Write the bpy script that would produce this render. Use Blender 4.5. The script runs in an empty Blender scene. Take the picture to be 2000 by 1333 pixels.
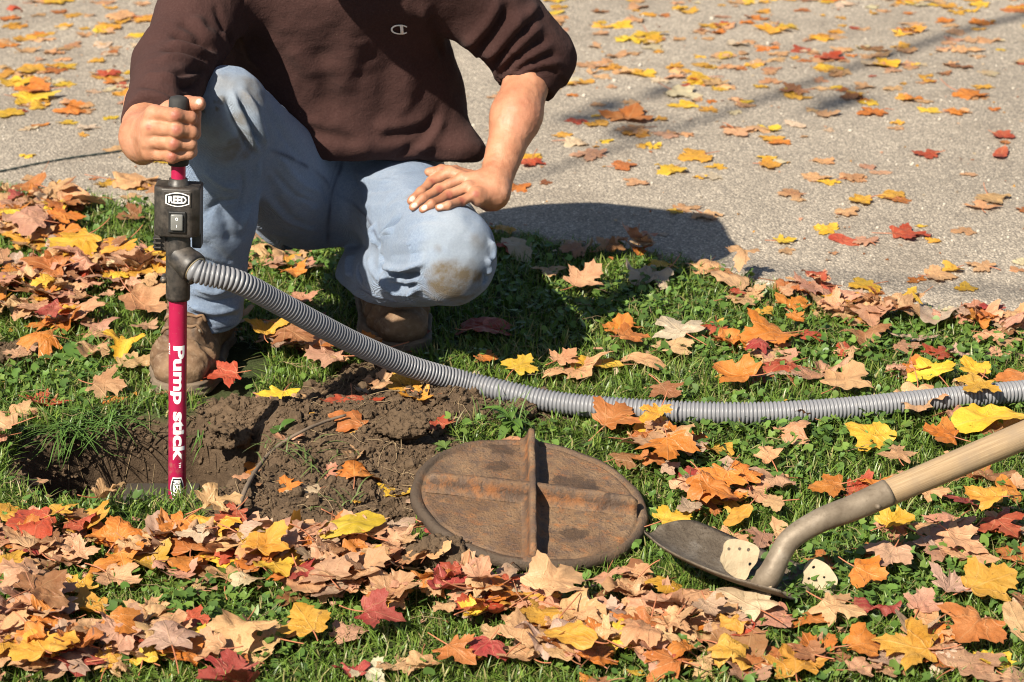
import bpy, bmesh, math, random
import numpy as np
from math import radians, sin, cos, tan, atan2, pi
from mathutils import Vector, Matrix

random.seed(11)
RNG = np.random.default_rng(7)
SC = bpy.context.scene
COL = SC.collection

# ---------------------------------------------------------------- camera, sky, sun, exposure
CAM_H, PITCH, LENS = 1.55, radians(21.0), 85.0
cd = bpy.data.cameras.new('camera'); cam = bpy.data.objects.new('camera', cd); COL.objects.link(cam)
cam.location = (0, 0, CAM_H); cam.rotation_euler = (radians(90) - PITCH, 0, 0)
cd.lens = LENS; cd.sensor_width = 36.0; cd.sensor_fit = 'HORIZONTAL'
cd.clip_start = 0.05; cd.clip_end = 2000
cd.dof.use_dof = True; cd.dof.focus_distance = 3.72; cd.dof.aperture_fstop = 8.5
SC.camera = cam

SUN_AZ, SUN_EL = radians(36.0), radians(42.5)      # azimuth: heading of the light, from +Y towards +X
TO_SUN = Vector((-sin(SUN_AZ) * cos(SUN_EL), -cos(SUN_AZ) * cos(SUN_EL), sin(SUN_EL)))
w = bpy.data.worlds.new('World'); SC.world = w; w.use_nodes = True
nt = w.node_tree; bg = nt.nodes['Background']
sky = nt.nodes.new('ShaderNodeTexSky'); sky.sky_type = 'NISHITA'; sky.sun_disc = False
sky.sun_elevation = SUN_EL
sky.sun_rotation = atan2(TO_SUN.x, TO_SUN.y)
sky.altitude = 200; sky.air_density = 1.0; sky.dust_density = 1.2
nt.links.new(sky.outputs[0], bg.inputs[0]); bg.inputs[1].default_value = 0.05
sd = bpy.data.lights.new('sun', 'SUN'); so = bpy.data.objects.new('sun', sd); COL.objects.link(so)
sd.energy = 5.0; sd.angle = radians(0.53); sd.color = (1.0, 0.91, 0.77)
so.rotation_euler = TO_SUN.to_track_quat('Z', 'Y').to_euler(); so.location = TO_SUN * 30
SC.view_settings.view_transform = 'Standard'; SC.view_settings.look = 'None'
SC.view_settings.exposure = 1.06; SC.view_settings.gamma = 1.0
SC.view_settings.use_curve_mapping = False
SC.render.engine = 'CYCLES'
SC.cycles.max_bounces = 6; SC.cycles.transparent_max_bounces = 4
SC.cycles.use_denoising = True
SC.cycles.filter_width = 1.05

# ---------------------------------------------------------------- measuring helpers (photo pixel -> metres)
F = LENS / 36.0 * 2000.0
FWD = np.array([0, cos(PITCH), -sin(PITCH)]); UP = np.array([0, sin(PITCH), cos(PITCH)])
CAMP = np.array([0, 0, CAM_H])
def ray(px, py):
    d = np.array([(px - 1000.0) / F, 0, 0]) + UP * ((666.5 - py) / F) + FWD
    return d
def W(px, py, Y):
    d = ray(px, py); return CAMP + d * (Y / d[1])
def G(px, py, z=0.0):
    d = ray(px, py); return CAMP + d * ((z - CAM_H) / d[2])
def project(P):
    P = np.asarray(P, float) - CAMP
    dep = P @ FWD
    return 1000 + F * P[..., 0] / dep, 666.5 - F * (P @ UP) / dep

# ---------------------------------------------------------------- noise
def _hash(ix, iy, iz, seed):
    h = (ix.astype(np.int64) * 374761393 + iy.astype(np.int64) * 668265263 + iz.astype(np.int64) * 2147483647 + seed * 1274126177) & 0xffffffff
    h = ((h ^ (h >> 13)) * 1274126177) & 0xffffffff
    h = (h ^ (h >> 16)) & 0xffffffff
    return h.astype(np.float64) / 2147483647.5 - 1.0
def vnoise(P, seed=0):
    P = np.asarray(P, float); i = np.floor(P); f = P - i; f = f * f * f * (f * (f * 6 - 15) + 10)
    i = i.astype(np.int64); out = 0
    for a in (0, 1):
        wx = f[..., 0] if a else 1 - f[..., 0]
        for b in (0, 1):
            wy = f[..., 1] if b else 1 - f[..., 1]
            for c in (0, 1):
                wz = f[..., 2] if c else 1 - f[..., 2]
                out = out + wx * wy * wz * _hash(i[..., 0] + a, i[..., 1] + b, i[..., 2] + c, seed)
    return out
def fbm(P, oct=4, seed=0, gain=0.5):
    P = np.asarray(P, float); s, a = 0, 1.0
    for k in range(oct):
        s = s + a * vnoise(P * (2.03 ** k) + 17.3 * k, seed + k); a *= gain
    return s
def n2(x, y, sc, oct=3, seed=0):
    x = np.asarray(x, float); y = np.asarray(y, float)
    return fbm(np.stack([x * sc, y * sc, np.zeros_like(x) + 0.37], -1), oct, seed)
def sstep(a, b, x):
    t = np.clip((np.asarray(x, float) - a) / (b - a), 0, 1); return t * t * (3 - 2 * t)

# ---------------------------------------------------------------- mesh helpers
def mesh_np(name, V, Fc, smooth=True):
    """V (n,3); Fc (m,k) index array, or a list of such arrays"""
    me = bpy.data.meshes.new(name)
    V = np.asarray(V, np.float32)
    if isinstance(Fc, np.ndarray): Fc = [Fc]
    Fc = [np.asarray(f, np.int32) for f in Fc if len(f)]
    me.vertices.add(len(V)); me.vertices.foreach_set('co', V.ravel())
    nl = sum(f.size for f in Fc); npoly = sum(len(f) for f in Fc)
    me.loops.add(nl); me.polygons.add(npoly)
    me.loops.foreach_set('vertex_index', np.concatenate([f.ravel() for f in Fc]))
    st, o = [], 0
    for f in Fc:
        st.append(o + np.arange(len(f)) * f.shape[1]); o += f.size
    me.polygons.foreach_set('loop_start', np.concatenate(st).astype(np.int32))
    me.polygons.foreach_set('use_smooth', np.full(npoly, smooth))
    me.update(calc_edges=True); me.validate()
    return me
def put(name, me, mat=None, parent=None, loc=None):
    o = bpy.data.objects.new(name, me); COL.objects.link(o)
    if mat is not None and me is not None and not me.materials: me.materials.append(mat)
    if parent is not None: o.parent = parent
    if loc is not None: o.location = loc
    return o
def empty(name, loc=(0, 0, 0)):
    o = bpy.data.objects.new(name, None); COL.objects.link(o); o.location = loc; o.empty_display_size = 0.02; return o
def tag(o, label=None, cat=None, group=None, kind=None):
    if label: o['label'] = label
    if cat: o['category'] = cat
    if group: o['group'] = group
    if kind: o['kind'] = kind
    return o
def vcol(me, name, C):
    C = np.asarray(C, np.float32)
    if C.ndim == 1: C = np.stack([C, C, C, np.ones_like(C)], -1)
    if C.shape[1] == 3: C = np.concatenate([C, np.ones((len(C), 1), np.float32)], 1)
    a = me.attributes.new(name, 'FLOAT_COLOR', 'POINT'); a.data.foreach_set('color', C.ravel())
def uvmap(me, UV):
    li = np.empty(len(me.loops), np.int32); me.loops.foreach_get('vertex_index', li)
    u = me.uv_layers.new(name='UVMap'); u.data.foreach_set('uv', np.asarray(UV, np.float32)[li].ravel())
def shift(me, loc):
    """re-origin the mesh at loc (the thing's base)"""
    me.transform(Matrix.Translation(-Vector(loc)))

def frames(P):
    """parallel-transport frames along a polyline"""
    P = np.asarray(P, float); T = np.gradient(P, axis=0); T /= np.linalg.norm(T, axis=1)[:, None]
    n = np.cross(T[0], [0, 0, 1.0]);
    if np.linalg.norm(n) < 1e-3: n = np.cross(T[0], [0, 1.0, 0])
    n /= np.linalg.norm(n); N = [n]
    for k in range(1, len(P)):
        v = N[-1] - T[k] * (N[-1] @ T[k]); N.append(v / np.linalg.norm(v))
    N = np.array(N); return T, N, np.cross(T, N)
def tube(P, R, seg=16, caps=True):
    P = np.asarray(P, float); n = len(P); R = np.broadcast_to(np.asarray(R, float), (n,))
    T, N, B = frames(P); a = np.linspace(0, 2 * pi, seg, endpoint=False)
    V = P[:, None] + R[:, None, None] * (N[:, None] * np.cos(a)[None, :, None] + B[:, None] * np.sin(a)[None, :, None])
    V = V.reshape(-1, 3); i = np.arange(n - 1)[:, None] * seg; j = np.arange(seg)[None]; j2 = (j + 1) % seg
    Q = np.stack([i + j, i + j2, i + seg + j2, i + seg + j], -1).reshape(-1, 4)
    fs = [Q]
    if caps:
        V = np.concatenate([V, P[:1], P[-1:]]); c0, c1 = n * seg, n * seg + 1
        jj = np.arange(seg); k2 = (jj + 1) % seg
        fs.append(np.stack([np.full(seg, c0), k2, jj], -1))
        fs.append(np.stack([np.full(seg, c1), (n - 1) * seg + jj, (n - 1) * seg + k2], -1))
    return V, fs
def catmull(P, n):
    P = np.asarray(P, float); Q = np.vstack([2 * P[0] - P[1], P, 2 * P[-1] - P[-2]])
    out = []
    m = len(P) - 1
    ts = np.linspace(0, m - 1e-6, n)
    for t in ts:
        i = int(t); u = t - i; a, b, c, d = Q[i:i + 4]
        out.append(0.5 * ((2 * b) + (-a + c) * u + (2 * a - 5 * b + 4 * c - d) * u * u + (-a + 3 * b - 3 * c + d) * u ** 3))
    out = np.array(out)
    L = np.concatenate([[0], np.cumsum(np.linalg.norm(np.diff(out, axis=0), axis=1))])
    s = np.linspace(0, L[-1], n)
    return np.stack([np.interp(s, L, out[:, k]) for k in range(3)], -1)
def lathe(A, D, prof, seg=32):
    """profile [(s, r)] swept round the axis A + s*D"""
    A = np.asarray(A, float); D = np.asarray(D, float) / np.linalg.norm(D)
    n = np.cross(D, [0.31, 0.9, 0.2]); n /= np.linalg.norm(n); b = np.cross(D, n)
    a = np.linspace(0, 2 * pi, seg, endpoint=False); ring = np.cos(a)[:, None] * n + np.sin(a)[:, None] * b
    V = np.concatenate([A + D * s + ring * max(r, 1e-5) for s, r in prof]); m = len(prof)
    i = np.arange(m - 1)[:, None] * seg; j = np.arange(seg)[None]; j2 = (j + 1) % seg
    Q = np.stack([i + j, i + j2, i + seg + j2, i + seg + j], -1).reshape(-1, 4)
    return V, [Q]
def merge(parts):
    Vs, Fs, o = [], [], 0
    for V, fs in parts:
        Vs.append(V); Fs += [np.asarray(f) + o for f in fs]; o += len(V)
    return np.concatenate(Vs), Fs
def box_bm(cx, cy, cz, sx, sy, sz, bev=0.0, seg=2):
    bm = bmesh.new(); bmesh.ops.create_cube(bm, size=1.0)
    for v in bm.verts: v.co = Vector((v.co.x * sx + cx, v.co.y * sy + cy, v.co.z * sz + cz))
    if bev: bmesh.ops.bevel(bm, geom=bm.edges[:], offset=bev, segments=seg, affect='EDGES', profile=0.5)
    return bm
def bm_mesh(name, bm, smooth=False):
    me = bpy.data.meshes.new(name); bm.to_mesh(me); bm.free()
    if smooth: me.polygons.foreach_set('use_smooth', np.full(len(me.polygons), True))
    return me

# ---------------------------------------------------------------- implicit surfaces (for the figure, boots, clods)
def cap(p, a, b, ra, rb=None):
    rb = ra if rb is None else rb
    a = np.asarray(a, float); b = np.asarray(b, float); ab = b - a; L = ab @ ab
    t = np.clip(((p - a) @ ab) / max(L, 1e-12), 0, 1)
    q = p - a - t[:, None] * ab
    return np.sqrt(np.einsum('ij,ij->i', q, q)) - (ra + (rb - ra) * t)
def ecap(p, a, b, ra, rb, ax, s):
    """capsule widened along ax by 1/s"""
    a = np.asarray(a, float); b = np.asarray(b, float); ax = np.asarray(ax, float) / np.linalg.norm(ax)
    q = p - a; q = q + ((q @ ax) * (s - 1))[:, None] * ax
    e = b - a; e = e + ax * ((e @ ax) * (s - 1))
    return cap(q, np.zeros(3), e, ra, rb)
def smin(a, b, k):
    h = np.clip(0.5 + 0.5 * (b - a) / k, 0, 1); return b + (a - b) * h - k * h * (1 - h)
def smax(a, b, k): return -smin(-a, -b, k)
def surf_net(f, lo, hi, h, newton=1):
    lo = np.asarray(lo, float); hi = np.asarray(hi, float); B = 4
    nb = (np.ceil((hi - lo) / h).astype(int) + B) // B; n = nb * B
    I = np.stack(np.meshgrid(*[np.arange(k) for k in nb], indexing='ij'), -1).reshape(-1, 3)
    dc = f(lo + (I * B + (B - 1) / 2) * h)
    V = np.repeat(np.repeat(np.repeat(dc.reshape(nb), B, 0), B, 1), B, 2)
    near = I[np.abs(dc) < h * B * 1.1 + h]
    off = np.stack(np.meshgrid(*[np.arange(B)] * 3, indexing='ij'), -1).reshape(-1, 3)
    J = (near[:, None] * B + off[None]).reshape(-1, 3)
    for s in range(0, len(J), 400000):
        j = J[s:s + 400000]; V[j[:, 0], j[:, 1], j[:, 2]] = f(lo + j * h)
    S = V < 0
    c = np.zeros(tuple(n - 1), np.int8)
    cor = [(a, b, d) for a in (0, 1) for b in (0, 1) for d in (0, 1)]
    for a, b, d in cor: c += S[a:n[0] - 1 + a, b:n[1] - 1 + b, d:n[2] - 1 + d]
    C = np.argwhere((c > 0) & (c < 8))
    val = np.stack([V[C[:, 0] + a, C[:, 1] + b, C[:, 2] + d] for a, b, d in cor], 1)
    cc = np.array(cor, float); P = np.zeros((len(C), 3)); cnt = np.zeros(len(C))
    for x in range(8):
        for y in range(x + 1, 8):
            if np.abs(cc[x] - cc[y]).sum() == 1:
                m = (val[:, x] < 0) != (val[:, y] < 0); t = val[m, x] / (val[m, x] - val[m, y])
                P[m] += cc[x] + t[:, None] * (cc[y] - cc[x]); cnt[m] += 1
    P = lo + (C + P / cnt[:, None]) * h
    idx = -np.ones(tuple(n), np.int64); idx[C[:, 0], C[:, 1], C[:, 2]] = np.arange(len(C))
    quads = []
    for ax in range(3):
        sl0 = [slice(None)] * 3; sl1 = [slice(None)] * 3; sl0[ax] = slice(0, -1); sl1[ax] = slice(1, None)
        E = np.argwhere(S[tuple(sl0)] != S[tuple(sl1)]); sg = S[E[:, 0], E[:, 1], E[:, 2]]
        u, v = (ax + 1) % 3, (ax + 2) % 3; eu = np.eye(3, dtype=int)[u]; ev = np.eye(3, dtype=int)[v]
        ok = (E[:, u] > 0) & (E[:, v] > 0); E, sg = E[ok], sg[ok]
        q = np.stack([idx[tuple((E - eu - ev).T)], idx[tuple((E - ev).T)], idx[tuple(E.T)], idx[tuple((E - eu).T)]], 1)
        q[~sg] = q[~sg][:, ::-1]; quads.append(q)
    Q = np.concatenate(quads); Q = Q[(Q >= 0).all(1)]
    for _ in range(newton):
        d, g = grad(f, P, h * 0.35); st = d / np.maximum((g * g).sum(1), 0.05)
        P = P - np.clip(st, -h, h)[:, None] * g
    d, g = grad(f, P, h * 0.35)
    return P, Q, g / np.maximum(np.linalg.norm(g, axis=1), 1e-9)[:, None]
def grad(f, P, e):
    d = f(P); g = np.stack([f(P + np.eye(3)[k] * e) - d for k in range(3)], 1) / e
    return d, g
def march(f, px, py, t0=3.0, t1=5.2):
    """where the sight line of a photo pixel meets an implicit surface"""
    px = np.atleast_1d(np.asarray(px, float)); py = np.atleast_1d(np.asarray(py, float))
    D = np.stack([ray(a, b) for a, b in zip(px, py)]); D /= np.linalg.norm(D, axis=1)[:, None]
    t = np.full(len(D), t0); hit = np.zeros(len(D), bool)
    for _ in range(90):
        d = f(CAMP + D * t[:, None]); hit = d < 0.0015
        t = np.where(hit | (t > t1), t, t + np.maximum(d, 0.0008) * 0.8)
    return CAMP + D * t[:, None], hit
def polydist(P, L):
    best = np.full(len(P), 1e9); s = np.zeros(len(P)); n = len(L) - 1
    for k in range(n):
        a, b = L[k], L[k + 1]; ab = b - a; t = np.clip(((P - a) @ ab) / max(ab @ ab, 1e-12), 0, 1)
        d = np.linalg.norm(P - a - t[:, None] * ab, axis=1); m = d < best
        best[m] = d[m]; s[m] = (k + t[m]) / n
    return best, s
FOLD_CACHE = {}
def folds(f, P, N, lst):
    """ridges (amp > 0) and creases (amp < 0) running over a cloth along photo-measured lines"""
    out = P.copy(); acc = np.zeros(len(P)); key = id(lst)
    if key not in FOLD_CACHE:
        cvs = []
        for pts, amp, wid in lst:
            pts = np.array(pts, float); k = max(6, int(np.abs(np.diff(pts, axis=0)).sum() / 8))
            cvs.append(catmull(np.concatenate([pts, np.zeros((len(pts), 1))], 1), k))
        al = np.concatenate(cvs); Lall, hall = march(f, al[:, 0], al[:, 1]); o = 0; FOLD_CACHE[key] = []
        for cv in cvs: FOLD_CACHE[key].append((Lall[o:o + len(cv)], hall[o:o + len(cv)])); o += len(cv)
    for (pts, amp, wid), (L, hit) in zip(lst, FOLD_CACHE[key]):
        L = L[hit]
        if len(L) < 2: continue
        jump = np.linalg.norm(np.diff(L, axis=0), axis=1)
        if jump.max() > 0.08: L = L[:max(2, int(np.argmax(jump > 0.08)) + 1)]
        m = ((P > L.min(0) - 4 * wid) & (P < L.max(0) + 4 * wid)).all(1)
        if not m.any(): continue
        d, s = polydist(P[m], L); e = np.clip(np.minimum(s, 1 - s) * 5 + 0.15, 0, 1)
        acc[m] += amp * e * np.exp(-(d / wid) ** 2)
    return out + N * acc[:, None], acc
# ---------------------------------------------------------------- materials
class NT:
    def __init__(s, name):
        s.m = bpy.data.materials.new(name); s.m.use_nodes = True; s.t = s.m.node_tree; s.n = s.t.nodes
        s.b = s.n['Principled BSDF']; s.out = s.n['Material Output']
    def new(s, typ, **kw):
        n = s.n.new(typ)
        for k, v in kw.items(): setattr(n, k, v)
        return n
    def put(s, sock, v):
        if v is None: return
        if hasattr(v, 'is_output'): s.t.links.new(v, sock)
        else:
            if sock.type == 'RGBA' and len(v) == 3: v = (*v, 1)
            sock.default_value = v
    def noise(s, vec, scale, detail=3, rough=0.6, dist=0.0):
        n = s.new('ShaderNodeTexNoise'); s.put(n.inputs['Vector'], vec); n.inputs['Scale'].default_value = scale
        n.inputs['Detail'].default_value = detail; n.inputs['Roughness'].default_value = rough; n.inputs['Distortion'].default_value = dist
        return n.outputs['Fac']
    def voro(s, vec, scale, out='Distance', feat='F1'):
        n = s.new('ShaderNodeTexVoronoi', feature=feat); s.put(n.inputs['Vector'], vec); n.inputs['Scale'].default_value = scale
        return n.outputs[out]
    def ramp(s, fac, stops):
        n = s.new('ShaderNodeValToRGB'); e = n.color_ramp.elements
        while len(e) < len(stops): e.new(0.5)
        for k, (p, c) in enumerate(stops):
            e[k].position = p; e[k].color = (*c, 1) if not np.isscalar(c) else (c, c, c, 1)
        s.put(n.inputs[0], fac); return n.outputs[0]
    def mix(s, fac, a, b, mode='MIX'):
        n = s.new('ShaderNodeMix', data_type='RGBA', blend_type=mode)
        s.put(n.inputs[0], fac); s.put(n.inputs[6], a); s.put(n.inputs[7], b); return n.outputs[2]
    def math(s, op, a, b=None, c=None, clamp=False):
        n = s.new('ShaderNodeMath', operation=op, use_clamp=clamp)
        s.put(n.inputs[0], a); s.put(n.inputs[1], b); s.put(n.inputs[2], c); return n.outputs[0]
    def attr(s, name, kind='GEOMETRY'):
        n = s.new('ShaderNodeAttribute', attribute_name=name, attribute_type=kind); return n.outputs['Color']
    def obj(s): return s.new('ShaderNodeTexCoord').outputs['Object']
    def gen(s, out): return s.new('ShaderNodeTexCoord').outputs[out]
    def geo(s): return s.new('ShaderNodeNewGeometry').outputs['Position']
    def bump(s, h, strength=0.5, dist=0.002, nrm=None):
        n = s.new('ShaderNodeBump'); n.inputs['Strength'].default_value = strength; n.inputs['Distance'].default_value = dist
        s.put(n.inputs['Height'], h); s.put(n.inputs['Normal'], nrm); return n.outputs[0]
    def fin(s, col=None, rough=None, nrm=None, metal=None, spec=None, sheen=None):
        i = s.b.inputs
        s.put(i['Base Color'], col); s.put(i['Roughness'], rough); s.put(i['Normal'], nrm); s.put(i['Metallic'], metal)
        if spec is not None: s.put(i['Specular IOR Level'], spec)
        if sheen is not None: i['Sheen Weight'].default_value = sheen; i['Sheen Roughness'].default_value = 0.6
        return s.m

def mat_simple(name, c, rough=0.6, var=0.15, sc=40, bump=0.2, bd=0.001, metal=0.0, spec=0.5):
    t = NT(name); v = t.obj(); n = t.noise(v, sc, 4)
    col = t.mix(n, [x * (1 - var) for x in c], [min(1, x * (1 + var)) for x in c])
    return t.fin(col, t.ramp(n, [(0.2, max(0.05, rough - 0.1)), (0.8, min(1, rough + 0.12))]), t.bump(t.noise(v, sc * 4, 3), bump, bd), metal, spec)

def mat_leaf(name, from_object):
    t = NT(name)
    if from_object:
        oi = t.new('ShaderNodeObjectInfo'); col = oi.outputs['Color']
    else:
        col = t.attr('Col')
    pos = t.geo()
    uv = t.new('ShaderNodeUVMap', uv_map='UVMap').outputs[0]
    sx = t.new('ShaderNodeSeparateXYZ'); t.put(sx.inputs[0], uv); u, v = sx.outputs[0], sx.outputs[1]
    # veins: distance to five straight main ribs from the leaf base
    dmin = None
    for ang in (0, 42, -42, 95, -95):
        a = radians(ang); dx, dy = sin(a), cos(a)
        cr = t.math('ABSOLUTE', t.math('SUBTRACT', t.math('MULTIPLY', u, dy), t.math('MULTIPLY', v, dx)))
        al = t.math('ADD', t.math('MULTIPLY', u, dx), t.math('MULTIPLY', v, dy))
        back = t.math('MULTIPLY', t.math('LESS_THAN', al, 0.0), 9.0); d = t.math('ADD', cr, back)
        dmin = d if dmin is None else t.math('MINIMUM', dmin, d)
    vein = t.ramp(dmin, [(0.0, 1.0), (0.022, 0.0)])
    net = t.voro(uv, 16, 'Distance', 'DISTANCE_TO_EDGE'); netm = t.ramp(net, [(0.0, 1.0), (0.07, 0.0)])
    n1 = t.noise(pos, 26, 4, 0.65); n2_ = t.noise(pos, 110, 4, 0.7)
    c = t.mix(t.ramp(n1, [(0.35, 0.0), (0.7, 1.0)]), t.mix(0.86, (0.32, 0.10, 0.03), col), t.mix(0.90, (0.80, 0.58, 0.30), col))
    c = t.mix(t.ramp(t.noise(pos, 9, 2), [(0.52, 0.0), (0.68, 0.45)]), c, t.mix(1.0, c, (0.80, 0.52, 0.42), 'MULTIPLY'))
    c = t.mix(t.math('MULTIPLY', vein, 0.35), c, t.mix(0.5, (0.7, 0.45, 0.22), c))
    c = t.mix(t.math('MULTIPLY', netm, 0.10), c, (0.12, 0.05, 0.02))
    c = t.mix(t.math('MULTIPLY', t.ramp(n2_, [(0.62, 0.0), (0.74, 1.0)]), 0.55), c, (0.10, 0.045, 0.02))
    h = t.math('ADD', t.math('MULTIPLY', vein, 0.8), t.math('ADD', t.math('MULTIPLY', netm, -0.25), t.math('MULTIPLY', t.noise(pos, 160, 3), 0.9)))
    nrm = t.bump(h, 0.55, 0.0016)
    t.fin(c, t.ramp(n1, [(0.3, 0.42), (0.8, 0.68)]), nrm, spec=0.38)
    tr = t.new('ShaderNodeBsdfTranslucent'); t.put(tr.inputs[0], t.mix(0.35, c, t.mix(1.0, c, (1.0, 0.62, 0.2), 'MULTIPLY'))); t.put(tr.inputs['Normal'], nrm)
    mx = t.new('ShaderNodeMixShader'); mx.inputs[0].default_value = 0.22
    t.t.links.new(t.b.outputs[0], mx.inputs[1]); t.t.links.new(tr.outputs[0], mx.inputs[2]); t.t.links.new(mx.outputs[0], t.out.inputs[0])
    return t.m

def mat_foliage(name, transl=0.3, rough=0.5, spec=0.4):
    t = NT(name); c = t.attr('Col'); n = t.noise(t.geo(), 60, 2)
    c = t.mix(0.35, c, t.mix(n, (0.02, 0.03, 0.01), (0.16, 0.22, 0.05)))
    t.fin(c, rough, None, spec=spec)
    tr = t.new('ShaderNodeBsdfTranslucent'); t.put(tr.inputs[0], t.mix(1.0, c, (1.0, 1.15, 0.5), 'MULTIPLY'))
    mx = t.new('ShaderNodeMixShader'); mx.inputs[0].default_value = transl
    t.t.links.new(t.b.outputs[0], mx.inputs[1]); t.t.links.new(tr.outputs[0], mx.inputs[2]); t.t.links.new(mx.outputs[0], t.out.inputs[0])
    return t.m

def mat_soil():
    t = NT('soil'); p = t.geo(); sm = t.attr('soil')
    a = t.noise(p, 9, 4, 0.6); b = t.noise(p, 70, 5, 0.7); c = t.noise(p, 330, 3, 0.7)
    dirt = t.ramp(b, [(0.25, (0.045, 0.029, 0.017)), (0.5, (0.095, 0.062, 0.037)), (0.75, (0.155, 0.106, 0.066))])
    dirt = t.mix(t.ramp(a, [(0.3, 0.0), (0.7, 0.55)]), dirt, (0.135, 0.094, 0.060))
    dirt = t.mix(t.ramp(c, [(0.66, 0.0), (0.72, 0.5)]), dirt, (0.26, 0.20, 0.14))
    dm = t.new('ShaderNodeSeparateColor'); t.put(dm.inputs[0], t.attr('dark_soil')); dirt = t.mix(t.math('MULTIPLY', dm.outputs[0], 0.75), dirt, t.mix(0.7, dirt, (0.018, 0.012, 0.008)))   # darker soil inside the hole and in scattered patches
    thatch = t.ramp(t.noise(p, 90, 4, 0.7), [(0.3, (0.02, 0.022, 0.01)), (0.55, (0.045, 0.05, 0.02)), (0.8, (0.10, 0.085, 0.04))])
    lawn = t.ramp(t.noise(p, 1.1, 3), [(0.3, (0.03, 0.06, 0.014)), (0.8, (0.06, 0.09, 0.025))])
    col = t.mix(sm, t.mix(0.25, thatch, lawn), dirt)
    h = t.math('ADD', t.math('MULTIPLY', b, 1.0), t.math('MULTIPLY', c, 0.5))
    return t.fin(col, 0.95, t.bump(h, 0.9, 0.006), spec=0.15)

def mat_asphalt():
    t = NT('asphalt'); p = t.geo()
    v = t.voro(p, 210, 'Color'); vd = t.voro(p, 210); v2 = t.voro(p, 430, 'Color'); big = t.noise(p, 1.3, 4, 0.6); mid = t.noise(p, 14, 4, 0.65)
    sep = t.new('ShaderNodeSeparateColor'); t.put(sep.inputs[0], v); sep2 = t.new('ShaderNodeSeparateColor'); t.put(sep2.inputs[0], v2)
    st = t.ramp(sep.outputs[0], [(0.0, (0.105, 0.094, 0.080)), (0.3, (0.205, 0.182, 0.152)), (0.62, (0.295, 0.262, 0.218)), (0.85, (0.41, 0.365, 0.305)), (1.0, (0.58, 0.525, 0.445))])
    fine = t.ramp(sep2.outputs[0], [(0.0, (0.12, 0.11, 0.10)), (0.6, (0.27, 0.25, 0.22)), (1.0, (0.44, 0.41, 0.36))])
    c = t.mix(0.45, st, fine)
    c = t.mix(t.ramp(vd, [(0.25, 0.0), (0.6, 0.55)]), c, (0.075, 0.07, 0.065))
    c = t.mix(1.0, c, t.ramp(t.math('ADD', t.math('MULTIPLY', big, 0.6), t.math('MULTIPLY', mid, 0.4)), [(0.3, 1.12), (0.7, 1.62)]), 'MULTIPLY')
    c = t.mix(t.ramp(t.noise(p, 3.2, 5, 0.7), [(0.52, 0.0), (0.66, 0.32)]), c, (0.13, 0.11, 0.09)); c = t.mix(1.0, c, (1.06, 1.0, 0.915), 'MULTIPLY')
    h = t.math('ADD', t.math('MULTIPLY', vd, -1.0), t.math('MULTIPLY', sep2.outputs[1], 0.35))
    return t.fin(c, 0.85, t.bump(h, 0.75, 0.0035), spec=0.3)

def mat_denim():
    t = NT('denim'); p = t.obj(); w1 = t.new('ShaderNodeTexWave', wave_type='BANDS', bands_direction='DIAGONAL'); t.put(w1.inputs[0], p)
    w1.inputs['Scale'].default_value = 330; w1.inputs['Distortion'].default_value = 2.5; w1.inputs['Detail'].default_value = 2
    a = t.noise(p, 7, 4, 0.6); b = t.noise(p, 60, 4, 0.65); f = t.noise(p, 260, 3, 0.8)
    c = t.mix(t.ramp(a, [(0.3, 0.0), (0.7, 1.0)]), (0.205, 0.282, 0.405), (0.255, 0.332, 0.445))
    c = t.mix(t.math('MULTIPLY', b, 0.30), c, (0.27, 0.33, 0.43))
    c = t.mix(t.ramp(f, [(0.35, 0.55), (0.65, 0.0)]), c, (0.10, 0.15, 0.26))
    msk = t.new('ShaderNodeSeparateColor'); t.put(msk.inputs[0], t.attr('wear_shade'))
    c = t.mix(msk.outputs[1], c, (0.34, 0.385, 0.43))                       # faded knees
    dn = t.math('MULTIPLY', msk.outputs[0], t.ramp(t.noise(p, 48, 5, 0.7), [(0.28, 0.25), (0.6, 1.0)]))
    c = t.mix(t.math('MULTIPLY', dn, 1.1, clamp=True), c, (0.135, 0.10, 0.055))       # mud and grass stains
    c = t.mix(msk.outputs[2], c, (0.055, 0.078, 0.135))  # seams
    h = t.math('ADD', t.math('MULTIPLY', w1.outputs['Fac'], 0.5), t.math('ADD', t.math('MULTIPLY', b, 1.3), t.math('MULTIPLY', f, 0.7)))
    return t.fin(c, 0.88, t.bump(h, 0.75, 0.0026), spec=0.2, sheen=0.15)

def mat_fleece():
    t = NT('fleece'); p = t.obj(); a = t.noise(p, 8, 3); b = t.noise(p, 240, 3, 0.7); cx = t.noise(p, 34, 4, 0.6)
    c = t.mix(a, (0.037, 0.0180, 0.0160), (0.055, 0.0275, 0.0245)); c = t.mix(t.ramp(b, [(0.45, 0.0), (0.75, 0.4)]), c, (0.078, 0.044, 0.039))
    c = t.mix(t.ramp(t.attr('wear_shade'), [(0.0, 0.0), (1.0, 0.6)]), c, (0.024, 0.012, 0.010))  # fold creases darkened: shade put into the cloth colour
    lint = t.voro(p, 55); c = t.mix(t.ramp(lint, [(0.02, 0.35), (0.035, 0.0)]), c, (0.35, 0.28, 0.2))
    return t.fin(c, 0.95, t.bump(t.math('ADD', t.math('MULTIPLY', b, 0.5), t.math('MULTIPLY', cx, 1.0)), 0.6, 0.004), spec=0.05, sheen=0.02)

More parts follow.
